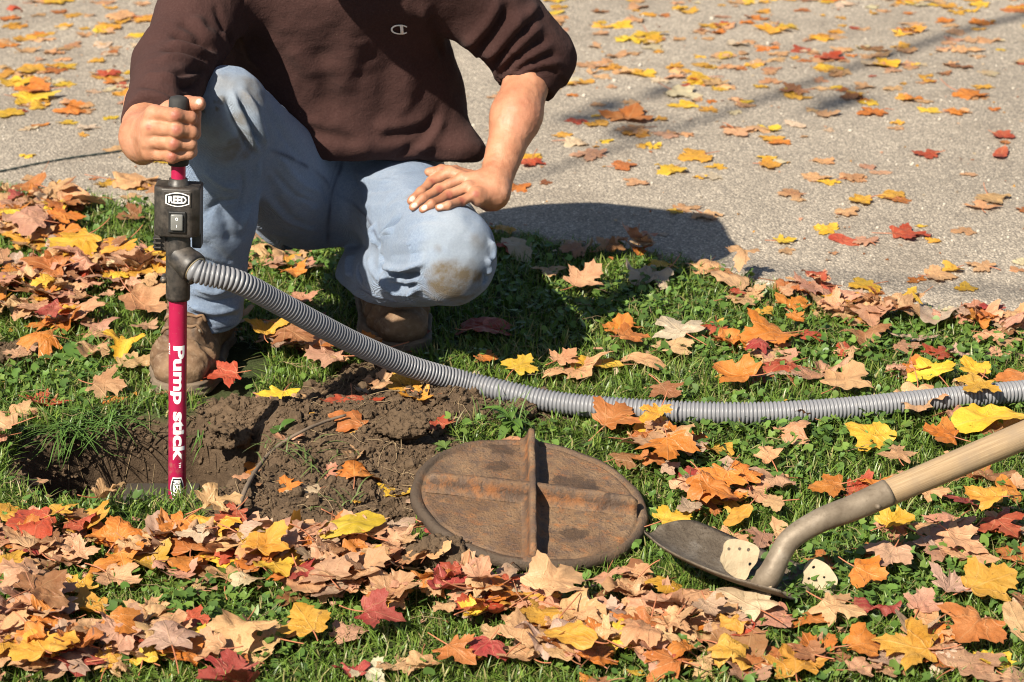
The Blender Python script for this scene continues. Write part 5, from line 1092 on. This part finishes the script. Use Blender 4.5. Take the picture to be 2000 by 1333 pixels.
plant(60, 800, 70, 0.085, 0.0024, 'leftmost tall grass tuft beside the hole', 'grass_tuft', 0.9, 11, 0.8); plant(170, 1003, 10, 0.05, 0.022, 'green weed leaves at the near left rim of the hole', 'weed', 0.8, 12, 0.8, (0.06, 0.14, 0.03)); plant(248, 1014, 50, 0.04, 0.002, 'short grass tuft at the near rim left of the tube', 'grass_tuft', 0.7, 13, 0.5)
plant(120, 870, 8, 0.06, 0.030, 'dark round leaved weed inside the left wall of the hole', 'weed', 0.8, 14, 0.9, (0.035, 0.085, 0.02)); plant(630, 905, 16, 0.05, 0.0026, 'thin grass sprig on the middle of the mound', 'grass_tuft', 0.9, 15, 0.7, (0.12, 0.17, 0.05)); plant(668, 985, 14, 0.045, 0.0026, 'pale grass sprig low on the mound', 'grass_tuft', 0.8, 16, 0.6, (0.14, 0.18, 0.06))
plant(560, 870, 12, 0.05, 0.0026, 'grass sprig beside the twig on the mound', 'grass_tuft', 1.0, 17, 0.8, (0.13, 0.17, 0.06)); plant(870, 880, 10, 0.035, 0.010, 'small pale seedling clump at the left rim of the lid', 'weed', 0.8, 18, 0.7, (0.13, 0.20, 0.05)); plant(590, 1085, 18, 0.04, 0.0026, 'grass sprig at the foot of the mound', 'grass_tuft', 0.8, 19, 0.6)
plant(545, 845, 6, 0.035, 0.018, 'small green seedling right of the orange leaf on the mound', 'weed', 0.8, 20, 0.7)

# ---------------------------------------------------------------- maple leaves
HALF = [(0, 0), (.06, -.03), (.14, -.05), (.24, -.10), (.36, -.13), (.42, -.06), (.36, .02), (.31, .09), (.40, .11), (.50, .11), (.50, .18), (.60, .20), (.59, .27), (.74, .37), (.60, .40), (.55, .47), (.46, .45), (.34, .42), (.22, .40), (.20, .48), (.25, .56), (.34, .67), (.24, .68), (.20, .74), (.22, .82), (.13, .83), (.06, .92), (0, 1.0)]
OUT = np.array(HALF + [(-a, b) for a, b in HALF[-2:0:-1]]); NO = len(OUT); CEN = np.array([0, .28])
RINGS = (1.0, .80, .55, .28)
_a = np.arctan2(OUT[:, 1] - .28, OUT[:, 0]); _r = np.hypot(OUT[:, 0], OUT[:, 1] - .28)
_rs = np.array([_r[np.abs((_a - q_ + pi) % (2 * pi) - pi) < .42].max() for q_ in _a])
def _mk(r_): return CEN + np.stack([np.cos(_a) * r_, np.sin(_a) * r_], 1)
_ov = .60 * np.sqrt(1 / ((np.cos(_a) / .62) ** 2 + (np.sin(_a) / 1.18) ** 2)) * (1 + .03 * (np.arange(NO) % 2))
OUTS = [OUT, _mk(_r * .62 + _rs * .34), _mk(_r * .80 + _rs * .17), _mk(_r * .45 + _rs * .42), _mk(_ov)]
def _tpl(o_): return np.concatenate([CEN + (o_ - CEN) * r for r in RINGS] + [CEN[None]])
TPL = _tpl(OUT); NTP = len(TPL); TPLS = np.stack([_tpl(o_) for o_ in OUTS])
_i = np.arange(NO); _j = (_i + 1) % NO
TRI = []
for q in range(len(RINGS) - 1): TRI += [np.stack([q * NO + _i, q * NO + _j, (q + 1) * NO + _j], 1), np.stack([q * NO + _i, (q + 1) * NO + _j, (q + 1) * NO + _i], 1)]
q = len(RINGS) - 1; TRI.append(np.stack([q * NO + _i, q * NO + _j, np.full(NO, NTP - 1)], 1)); TRI = np.concatenate(TRI)
RAD = np.concatenate([np.full(NO, r) for r in RINGS] + [[0.0]])
def leaf_shapes(n, curl, rg):
    """n leaf blades (n, NTP, 3) in leaf lengths, each bent its own way; curl (n,)"""
    curl = np.asarray(curl, float)[:, None]; u = lambda a, b: rg.uniform(a, b, (n, 1)); g = lambda s: rg.normal(0, s, (n, 1))
    kind_ = rg.choice(5, n, p=[.22, .30, .28, .15, .05]); T_ = TPLS[kind_]
    ph = u(0, 2 * pi); ang = np.arctan2(T_[:, :, 1] - .28, T_[:, :, 0])
    var = 1 + RAD[None] * (0.09 * np.sin(2 * ang + ph) + 0.07 * np.sin(3 * ang + u(0, 6.3)) + 0.05 * np.sin(7 * ang + u(0, 6.3)))
    x = T_[:, :, 0] * var * u(.85, 1.12); y = .28 + (T_[:, :, 1] - .28) * var
    yl = y - .30; r = np.sqrt(x * x + yl * yl)
    z = u(-.05, .35) * curl * np.abs(x) + g(.9) * curl * x * x + g(.7) * curl * yl * yl + g(.5) * curl * x * yl
    z = z + .05 * (.4 + curl) * np.sin(5 * x + u(0, 6.3)) * np.sin(6 * y + u(0, 6.3)) + (.06 + .34 * curl) * r ** 3 * np.sin(2 * ang + u(0, 6.3)) + .22 * curl * r ** 3 * np.sin(3 * ang + u(0, 6.3)) + .026 * np.sin(17 * x + u(0, 6.3)) * np.sin(15 * y + u(0, 6.3))
    z = .20 * np.tanh(z / .20); z = z + .018 * np.sin(23 * x + 9 * y + u(0, 6.3)) * (.3 + curl)
    cr = np.where(rg.random((n, 1)) < .42, np.clip(curl * 1.3, 0, 1), 0) * u(.4, 1.0); ph2 = u(0, 6.3); z = z + cr * .085 * np.sin(10 * x + 4 * yl + ph2) + cr * .05 * np.sin(13 * yl - 5 * x + ph2); x = x * (1 - .32 * cr); yl = yl * (1 - .12 * cr)
    # roll up across a random axis
    ax = u(0, pi); c, s = np.cos(ax), np.sin(ax); p = c * x + s * yl; q_ = -s * x + c * yl; k = np.where(rg.random((n, 1)) < .5, 1, -1) * np.minimum(curl, .8) * u(.3, 2.2) + 1e-4
    p2 = np.sin(p * k) / k; z = z + (1 - np.cos(p * k)) / k
    x, yl = c * p2 - s * q_, s * p2 + c * q_
    return np.stack([x, yl, z], -1)
def stem_path(shape, ln, rg, n=7):
    """petiole from the blade's base; shape (NTP,3)"""
    b = shape[0]; d = b - shape[NTP - 1]; d = d / np.linalg.norm(d); t = np.linspace(0, ln, n)[:, None]
    return b + d * t + A([rg.normal(0, .25), 0, rg.normal(.05, .25)]) * t * t
PAL = dict(tan=(.47, .275, .140), gold=(.52, .27, .028), yellow=(.60, .385, .026), orange=(.47, .150, .018), red=(.33, .040, .020), crimson=(.28, .026, .032), brown=(.22, .095, .040), pale=(.50, .42, .29), pink=(.42, .225, .145), rust=(.36, .115, .026), greytan=(.36, .255, .18))
WORD = dict(tan='tan', gold='golden', yellow='bright yellow', orange='orange', red='red', crimson='crimson', brown='brown', pale='pale cream', pink='pinkish tan', rust='rust orange', greytan='greyish tan')

HAND = [(690, 1018, 118, 'tan'), (690, 1072, 105, 'yellow'), (560, 972, 58, 'orange'), (482, 952, 66, 'tan'), (272, 922, 88, 'tan'), (246, 878, 58, 'gold'), (505, 862, 80, 'orange'), (550, 790, 82, 'yellow'), (597, 792, 44, 'tan'), (790, 803, 66, 'gold'), (685, 868, 85, 'rust'), (640, 942, 52, 'pink'),
        (248, 690, 88, 'yellow'), (440, 752, 74, 'red'), (806, 664, 58, 'red'), (1140, 562, 80, 'tan'), (1015, 733, 68, 'yellow'), (1100, 720, 62, 'tan'), (1230, 680, 68, 'rust'), (1325, 665, 92, 'pale'), (1502, 668, 105, 'orange'), (1480, 697, 48, 'crimson'), (1690, 577, 62, 'yellow'), (1450, 533, 68, 'tan'),
        (1916, 541, 56, 'tan'), (1830, 558, 62, 'tan'), (1858, 546, 44, 'gold'), (1770, 478, 80, 'red'), (1690, 491, 50, 'pink'), (1545, 398, 55, 'tan'), (1378, 441, 62, 'tan'), (1652, 435, 54, 'tan'), (1682, 412, 54, 'gold'), (1742, 401, 52, 'gold'), (1935, 408, 64, 'tan'), (1915, 425, 50, 'tan'), (1310, 349, 62, 'yellow'), (1360, 322, 74, 'gold'),
        (1215, 342, 52, 'rust'), (1152, 319, 72, 'pink'), (1036, 336, 48, 'red'), (1865, 236, 44, 'orange'), (1952, 322, 44, 'red'), (1812, 321, 50, 'red'), (1956, 283, 46, 'red'), (1704, 236, 54, 'orange'), (1892, 200, 66, 'orange'), (1368, 166, 58, 'yellow'), (1330, 196, 78, 'pale'), (1228, 245, 84, 'rust'), (1530, 490, 44, 'yellow'),
        (1500, 340, 48, 'gold'), (1665, 367, 42, 'tan'), (1478, 268, 46, 'tan'), (1440, 275, 60, 'tan'), (1730, 140, 58, 'yellow'), (1880, 110, 60, 'tan'), (1270, 80, 62, 'yellow'), (1230, 88, 54, 'yellow'), (1620, 125, 60, 'red'), (1510, 70, 58, 'gold'), (1395, 175, 50, 'tan'), (1550, 190, 58, 'brown'), (1120, 295, 56, 'pale'),
        (1790, 806, 118, 'tan'), (1925, 842, 112, 'yellow'), (1992, 765, 90, 'rust'), (1905, 800, 74, 'gold'), (1820, 748, 88, 'yellow'), (1902, 750, 62, 'yellow'), (1650, 768, 98, 'tan'), (1440, 758, 84, 'orange'), (1552, 634, 40, 'orange'), (1745, 1048, 74, 'yellow'), (1690, 1148, 88, 'orange'), (1925, 1168, 108, 'gold'), (1900, 1262, 112, 'rust'),
        (1780, 1288, 122, 'gold'), (1684, 1284, 98, 'orange'), (1632, 1216, 96, 'tan'), (1735, 1117, 92, 'pink'), (1872, 1082, 98, 'tan'), (1955, 1050, 84, 'red'), (1385, 996, 98, 'orange'), (1310, 1032, 76, 'yellow'), (1442, 1022, 60, 'gold'), (1455, 1206, 132, 'pale'), (1382, 1242, 66, 'greytan'), (1424, 1302, 108, 'gold'), (1082, 1186, 120, 'tan'),
        (1150, 1216, 86, 'orange'), (1110, 1292, 98, 'gold'), (946, 1281, 76, 'crimson'), (890, 1291, 78, 'rust'), (736, 1226, 94, 'crimson'), (600, 1242, 98, 'gold'), (472, 1256, 122, 'tan'), (862, 1064, 74, 'crimson'), (962, 1252, 48, 'tan'), (346, 1066, 78, 'orange'), (452, 1050, 64, 'red'), (384, 1090, 64, 'pale'), (425, 1040, 100, 'tan'), (212, 1012, 74, 'tan'),
        (84, 1312, 122, 'gold'), (86, 1205, 108, 'brown'), (22, 1122, 76, 'gold'), (44, 1162, 98, 'pink'), (332, 1292, 104, 'greytan'), (382, 1226, 54, 'red'), (236, 1264, 76, 'orange'), (522, 1112, 94, 'gold'), (1200, 842, 90, 'rust'), (1282, 862, 74, 'gold'), (1302, 918, 86, 'orange'), (1500, 912, 62, 'tan'), (1452, 952, 74, 'orange'), (1512, 1000, 52, 'tan'),
        (62, 472, 94, 'pink'), (152, 512, 94, 'yellow'), (236, 522, 76, 'gold'), (102, 562, 84, 'rust'), (282, 612, 104, 'tan'), (82, 682, 84, 'orange'), (206, 772, 80, 'tan'), (102, 642, 54, 'crimson'), (258, 374, 106, 'tan'), (108, 386, 84, 'tan'), (108, 14, 62, 'yellow'), (240, 46, 62, 'tan'), (286, 52, 48, 'gold'), (212, 66, 54, 'gold'), (60, 150, 66, 'gold'),
        (70, 190, 80, 'orange'), (30, 178, 60, 'yellow'), (210, 160, 50, 'red'), (60, 210, 80, 'yellow'), (140, 235, 56, 'orange'), (15, 240, 60, 'yellow'), (1575, 1300, 70, 'brown'), (1800, 1210, 70, 'pink'), (1985, 1240, 80, 'tan'), (1620, 970, 70, 'orange'), (1750, 920, 66, 'tan'), (1840, 880, 80, 'orange'), (1930, 1000, 80, 'gold'), (575, 700, 90, 'brown'), (640, 720, 90, 'pink'), (520, 690, 78, 'gold'), (720, 705, 86, 'orange'), (1300, 790, 60, 'brown'), (240, 545, 60, 'pink')]
RL = np.random.default_rng(23)
recs = []      # x, y, size(m), colour name, curl, tilt, hand?
for px, py, s, cn in HAND:
    c = G(px, py, 0.02)
    for _ in range(4): c = G(px, py, 0.02 + min(0.0, float(ground_z(c[0], c[1]))) * 0.9)
    sc = F / np.linalg.norm(c - CAMP); recs.append((c[0], c[1], .94 * s / sc, cn, float(RL.choice([.2, .35, .5, .75], p=[.35, .35, .2, .1])), float(RL.uniform(0, .3)), True))
MIXL = ['tan'] * 40 + ['gold'] * 11 + ['yellow'] * 5 + ['orange'] * 10 + ['red'] * 5 + ['brown'] * 7 + ['pale'] * 3 + ['pink'] * 22 + ['rust'] * 7 + ['greytan'] * 9 + ['crimson'] * 2
MIXR = ['tan'] * 36 + ['gold'] * 24 + ['yellow'] * 19 + ['orange'] * 7 + ['red'] * 4 + ['brown'] * 2 + ['pale'] * 10 + ['pink'] * 6 + ['rust'] * 3
yy = RL.uniform(2.62, 7.6, 31000); xx_ = RL.uniform(-1, 1, 31000) * (0.225 * yy + 0.32); rd = on_road(xx_, yy); dens = leaf_density(xx_, yy)
area = 0.5 * ((0.225 * 2.62 + .32) * 2 + (0.225 * 7.6 + .32) * 2) * (7.6 - 2.62); rate = 31000 / area
want = np.where(rd, 950, np.where(dens > .5, 1600, 640)) * dens
inl = ((xx_ - LID_C[0]) ** 2 + (yy - LID_C[1]) ** 2 < 0.165 ** 2); inh = hole_t(xx_, yy) < 0.85; bt = np.zeros(len(xx_), bool)
for c in (BOOT_A, BOOT_B): bt |= ((xx_ - c[0]) / 0.06) ** 2 + ((yy - c[1]) / 0.15) ** 2 < 1
shp = np.array([tip[:2] + (back - tip)[:2] * t for t in (0.1, .3, .5, .7, .9)]); shv = np.min(np.hypot(xx_[:, None] - shp[:, 0], yy[:, None] - shp[:, 1]), 1) < 0.075
fx, fy = project(np.stack([xx_, yy, xx_ * 0 + .02], -1)); inh |= (fx > 60) & (fx < 480) & (fy > 800) & (fy < np.where(fx > 270, 1054, 1036))
inl |= ((xx_ - LID_C[0] - .02) / .21) ** 2 + ((yy - LID_C[1] + .05) / .245) ** 2 < 1
hp_ = project(path)[0], project(path)[1]; hy = np.interp(fx, hp_[0][np.argsort(hp_[0])], hp_[1][np.argsort(hp_[0])]); nearh = (fx > 480) & (fy > hy - 18) & (fy < hy + 52) & (RL.random(len(fx)) < .88)
inh |= nearh
keep = (RL.random(31000) < want / rate) & ~inl & ~inh & ~bt & ~shv
for x_, y_, r_, d_ in zip(xx_[keep], yy[keep], rd[keep], dens[keep]):
    pile = (not r_) and d_ > 0.5
    recs.append((x_, y_, float(np.clip(RL.normal(.055, .016), .024, .10) * (.76 if r_ else (.90 if pile else 1.0))), str(RL.choice(MIXR if r_ else MIXL)), float(abs(RL.normal(.35, .3)) + (.22 if pile else .12 if not r_ else .0)), float(abs(RL.normal(0, .24 if pile else (.14 if not r_ else .05)))), False))
n = len(recs); X_ = A([r[0] for r in recs]); Y_ = A([r[1] for r in recs]); S_ = A([r[2] for r in recs]); CU = np.clip(A([r[4] for r in recs]), 0, 1.1); TI = A([r[5] for r in recs]); HD = A([r[6] for r in recs])
RD = on_road(X_, Y_); DN = leaf_density(X_, Y_); SO = soil_mask(X_, Y_)
CU = np.where(RD, CU * .5, CU)
base = np.where(RD, road_z(X_, Y_) + .0015, ground_z(X_, Y_) + np.where(SO > .5, .003, .017 + RL.uniform(0, .010, n)) + np.where((DN > .45) & ~HD, RL.uniform(0, .036, n) * DN, 0)) + np.where(HD & ~RD & (SO < .5), .014, 0) + np.where(HD & (DN > .5), .022, 0)
base = np.where(RD & HD, base + .003, base)
SHP = leaf_shapes(n, CU, RL)
yaw = RL.uniform(0, 2 * pi, n); tdir = np.where(HD, RL.normal(0, .5, n), RL.uniform(0, 2 * pi, n)); TI = np.where(HD & ~RD, TI * .6 + .12, np.where(HD, TI * .2, TI))
def euler_R(y_, t_, d_):
    c, s = cos(d_), sin(d_); ct, st = cos(t_), sin(t_); K = A([[c, -s, 0], [s, c, 0], [0, 0, 1.]]); T = A([[1, 0, 0], [0, ct, -st], [0, st, ct.real]]); return K @ T @ K.T @ A([[cos(y_), -sin(y_), 0], [sin(y_), cos(y_), 0], [0, 0, 1.]])
Rm = np.stack([euler_R(yaw[k], TI[k], tdir[k]) for k in range(n)])
# screen size decides which leaves are things of their own
px_, py_ = project(np.stack([X_, Y_, base], -1)); dist = np.hypot(Y_, CAM_H - base); big = S_ / dist; inside = (px_ > -30) & (px_ < 2030) & (py_ > -25) & (py_ < 1350)
order = np.argsort(-(big + 10.0 * HD) * inside); own = np.zeros(n, bool); own[order[:300]] = True; own &= inside
WS = np.einsum('nij,npj->npi', Rm, SHP) * S_[:, None, None]
lift = base - np.quantile(WS[:, :, 2], 0.25, axis=1); lift = np.maximum(lift, base * 0 + np.where(RD, -1, -1)); 
pos = np.stack([X_, Y_, lift], -1)
# --- leaves that are things of their own
LAND = [(345, 900, 'the red pump tube'), (345, 480, 'the black switch housing'), (365, 720, 'the planted boot'), (750, 640, 'the half hidden boot'), (1036, 960, 'the rusty lid'), (1390, 1100, 'the shovel blade'), (1620, 1010, 'the shovel socket'), (1880, 900, 'the wooden shovel handle'), (1500, 805, 'the hose middle'), (1900, 775, 'the hose end'),
        (1080, 790, 'the hose by the mound'), (600, 620, 'the rising hose'), (560, 900, 'the curved twig'), (820, 800, 'the mound top'), (250, 940, 'the dug hole'), (890, 520, 'the muddy low knee'), (1080, 140, 'the pushed up sleeve'), (1250, 480, 'the person shadow'), (150, 320, 'the dark cord'), (862, 1085, 'the root matted clod'), (1585, 1120, 'the cream plate'), (150, 715, 'the plantain weed')]
def where_is(k):
    p, q = px_[k], py_[k]
    if p < 250 and q > 1050: return 'in the lower left corner'
    if p > 1750 and q > 1150: return 'in the lower right corner'
    if q > 1255: return 'along the bottom edge below ' + ('the hole' if p < 620 else 'the lid' if p < 1260 else 'the shovel')
    if RD[k] and q < 130: return 'on the far driveway ' + ('beyond the gripping hand' if p < 450 else 'beyond the bent elbow' if p < 1450 else 'at the upper right corner')
    if RD[k] and p > 1650: return 'on the driveway by the right edge' if q > 250 else 'on the driveway toward the upper right'
    j = int(np.argmin([(p - a) ** 2 + ((q - b) * 1.5) ** 2 for a, b, _ in LAND])); a, b, nm = LAND[j]
    dx, dy = p - a, (q - b) * 1.5; rel = ('right of ' if dx > 0 else 'left of ') if abs(dx) > abs(dy) else ('in front of ' if dy > 0 else 'behind ')
    surf = 'on asphalt ' if RD[k] else 'on soil ' if SO[k] > .5 else 'on grass '
    return surf + rel + nm
def look(k):
    sz = 'large' if S_[k] > .085 else 'small' if S_[k] < .055 else ''
    st = 'tightly curled' if CU[k] > .85 else 'curled' if CU[k] > .5 else 'flat' if CU[k] < .2 else 'wavy'
    return ' '.join(w_ for w_ in (sz, st, WORD[recs[k][3]]) if w_)
labels = {}
for k in np.flatnonzero(own): labels.setdefault(f"{look(k)} maple leaf {where_is(k)}", []).append(k)
final = {}
for lab, ks in labels.items():
    if len(ks) == 1: final[ks[0]] = lab; continue
    ks = sorted(ks, key=lambda k: px_[k]); nm_ = ['leftmost'] + ['second', 'third', 'fourth', 'fifth', 'sixth', 'seventh', 'eighth'][:len(ks) - 2] + ['rightmost']
    for j, k in enumerate(ks): final[k] = f"{nm_[j]} {lab}" if nm_[j] in ('leftmost', 'rightmost') else f"{nm_[j]}-from-left {lab}"
rgs = np.random.default_rng(5)
for k in np.flatnonzero(own):
    me = mesh_np('maple_leaf', SHP[k] * S_[k], TRI); uvmap(me, TPL)
    o = put('maple_leaf', me, M['leaf']); c = A(PAL[recs[k][3]]) * rgs.uniform(.82, 1.15) * rgs.uniform(.93, 1.07, 3); o.color = (*c, 1)
    m4 = np.eye(4); m4[:3, :3] = Rm[k]; m4[:3, 3] = pos[k]; o.matrix_world = Matrix(m4.tolist())
    tag(o, final[k], 'leaf', 'fallen maple leaves on the driveway' if RD[k] else 'fallen maple leaves on lawn and soil')
    P = stem_path(SHP[k], rgs.uniform(.35, .75), rgs) * S_[k]; V, fs = tube(P, np.linspace(.0011, .0008, 7), 5); put('stem', mesh_np('stem', V, fs), M['stem'], o)
# --- the rest of the litter
rest = np.flatnonzero(~own); Vr = WS[rest] + pos[rest][:, None]; m = len(rest)
C = np.stack([A(PAL[recs[k][3]]) for k in rest]) * rgs.uniform(.8, 1.15, (m, 1)) * rgs.uniform(.93, 1.07, (m, 3))
Fr = (TRI[None] + (np.arange(m) * NTP)[:, None, None]).reshape(-1, 3)
stems = []
for j, k in enumerate(rest):
    if big[k] > .012: V, fs = tube((Rm[k] @ (stem_path(SHP[k], rgs.uniform(.3, .7), rgs, 5) * S_[k]).T).T + pos[k], .0009, 4, False); stems.append((V, fs))
Vs, Fs = merge(stems); V = np.concatenate([Vr.reshape(-1, 3), Vs]); me = mesh_np('leaf_litter', V, [Fr] + [f + m * NTP for f in Fs])
vcol(me, 'Col', np.concatenate([np.repeat(C, NTP, 0), np.tile(A([.30, .12, .06]), (len(Vs), 1))])); uvmap(me, np.concatenate([np.tile(TPL, (m, 1)), np.tile([[.5, .3]], (len(Vs), 1))]))
tag(put('leaf_litter', me, M['leafv']), 'smaller and farther fallen maple leaves lying on lawn and driveway', 'leaf litter', kind='stuff')
# --- crumbled leaf bits
y = RL.uniform(2.7, 6.8, 9000); x = RL.uniform(-1, 1, 9000) * (.225 * y + .1); dn = leaf_density(x, y); k = RL.random(9000) < .06 + .35 * dn; x, y = x[k], y[k]; nb_ = len(x); rd_ = on_road(x, y)
z = np.where(rd_, road_z(x, y) + .002, ground_z(x, y) + .004 + RL.uniform(0, .022, nb_) * (soil_mask(x, y) < .5)); r = RL.uniform(.002, .009, nb_) * np.where(rd_, .6, 1); a0 = RL.uniform(0, 6.3, nb_); V = []
for q in range(5): aa = a0 + q * 1.256 + RL.normal(0, .3, nb_); rr = r * RL.uniform(.5, 1.3, nb_); V.append(np.stack([x + np.cos(aa) * rr, y + np.sin(aa) * rr, z + RL.normal(0, .35, nb_) * r], -1))
V = np.stack(V, 1).reshape(-1, 3); b = np.arange(nb_)[:, None] * 5; me = mesh_np('leaf_crumbs', V, b + np.arange(5)[None], False)
pl = np.stack([A(PAL[c]) for c in RL.choice(['tan', 'pink', 'brown', 'rust', 'greytan', 'gold', 'pale'], nb_)]) * RL.uniform(.6, 1.1, (nb_, 1)); vcol(me, 'Col', np.repeat(pl, 5, 0)); uvmap(me, np.tile([[.5, .3]], (len(V), 1)))
tag(put('leaf_crumbs', me, M['leafv']), 'crumbled dry leaf bits strewn over lawn and driveway', 'leaf litter', kind='stuff')

# ---------------------------------------------------------------- the maple beside the driveway whose branches shade the asphalt
SHX = A([sin(SUN_AZ), cos(SUN_AZ)]) / tan(SUN_EL)
def over(g, z_): return A([g[0] - SHX[0] * z_, g[1] - SHX[1] * z_, z_])       # the point at height z whose shadow falls on ground point g
tree = empty('maple_tree', (3.2, -4.2, 0)); tag(tree, 'maple tree whose branch shadows cross the driveway', 'tree')
def limb(name, pts, r0, r1, par=tree, n=30):
    cv = catmull(pts, n); cv = cv + 0.04 * np.stack([fbm(cv * 1.3, 2, 500 + q) for q in range(3)], 1); V, fs = tube(cv, np.linspace(r0, r1, n), 10); me = mesh_np(name, V, fs); shift(me, tree.location); return put(name, me, M['bark'], par), cv
trk, _ = limb('trunk', [(3.2, -4.2, -0.1), (3.15, -4.15, 1.5), (3.25, -4.2, 3.2), (3.1, -4.3, 5.0), (3.0, -4.4, 7.2)], 0.24, 0.09)
J1 = over((3.5, 4.3), 6.0); J2 = over((2.3, 7.2), 5.3)
lm, _ = limb('limb', [(3.2, -4.2, 3.9), (1.6, -2.4, 5.2), J1, J2], 0.13, 0.05)
pa, pb_ = G(2000, 30), G(1150, 312); b1_, cv1 = limb('branch', [J2, over((1.9, 6.9), 5.2), over(pa, 5.1), over((pa + pb_) / 2, 5.0), over(pb_, 4.9), over(pb_ + (pb_ - pa) * 0.25, 4.85)], 0.026, 0.008)
b2_, cv2 = limb('branch', [J1, over((2.2, 4.25), 5.9), over((1.2, 4.25), 5.7), over((.75, 4.33), 5.6), over((.40, 4.47), 5.5), over((.2, 4.6), 5.45)], 0.022, 0.008)
b3_, cv3 = limb('branch', [(3.0, -4.4, 5.5), (4.2, -5.2, 6.4), (5.0, -6.3, 7.2), (5.4, -7.0, 7.6)], 0.09, 0.02); b4_, cv4 = limb('branch', [(3.05, -4.35, 6.2), (2.6, -5.6, 7.2), (2.0, -6.8, 7.9)], 0.08, 0.02)
tw = []
tl = []
for cv, lo_, cnt in ((cv1, 0.12, 3), (cv3, .3, 60), (cv4, .3, 60)):
    for _ in range(cnt):
        i0 = cv[int(len(cv) * RL.uniform(lo_, 1)) - 1]; d = RL.normal(0, 1, 3) * [1, 1, .6]; d /= np.linalg.norm(d); L_ = RL.uniform(.12, .40); tw.append(tube(np.stack([i0, i0 + d * L_ * .5 + [0, 0, .03], i0 + d * L_]), [.007, .005, .003], 5)); tl += [i0 + d * L_ * RL.uniform(.4, 1) + RL.normal(0, .05, 3) for _ in range(4)]
V, fs = merge(tw); me = mesh_np('twigs', V, fs); shift(me, tree.location); o = put('twigs', me, M['bark'], tree); o['kind'] = 'stuff'
tl = A(tl); m = len(tl); sh_ = leaf_shapes(m, np.full(m, .4), RL) * .10; Rr = np.stack([euler_R(RL.uniform(0, 6.3), RL.uniform(0, 1.3), RL.uniform(0, 6.3)) for _ in range(m)]); V = (np.einsum('nij,npj->npi', Rr, sh_) + tl[:, None]).reshape(-1, 3) - A(tree.location)
me = mesh_np('crown', V, (TRI[None] + (np.arange(m) * NTP)[:, None, None]).reshape(-1, 3)); vcol(me, 'Col', np.repeat(np.stack([A(PAL[c]) for c in RL.choice(['gold', 'yellow', 'orange'], m)]), NTP, 0)); uvmap(me, np.tile(TPL, (m, 1))); put('crown', me, M['leafv'], tree)
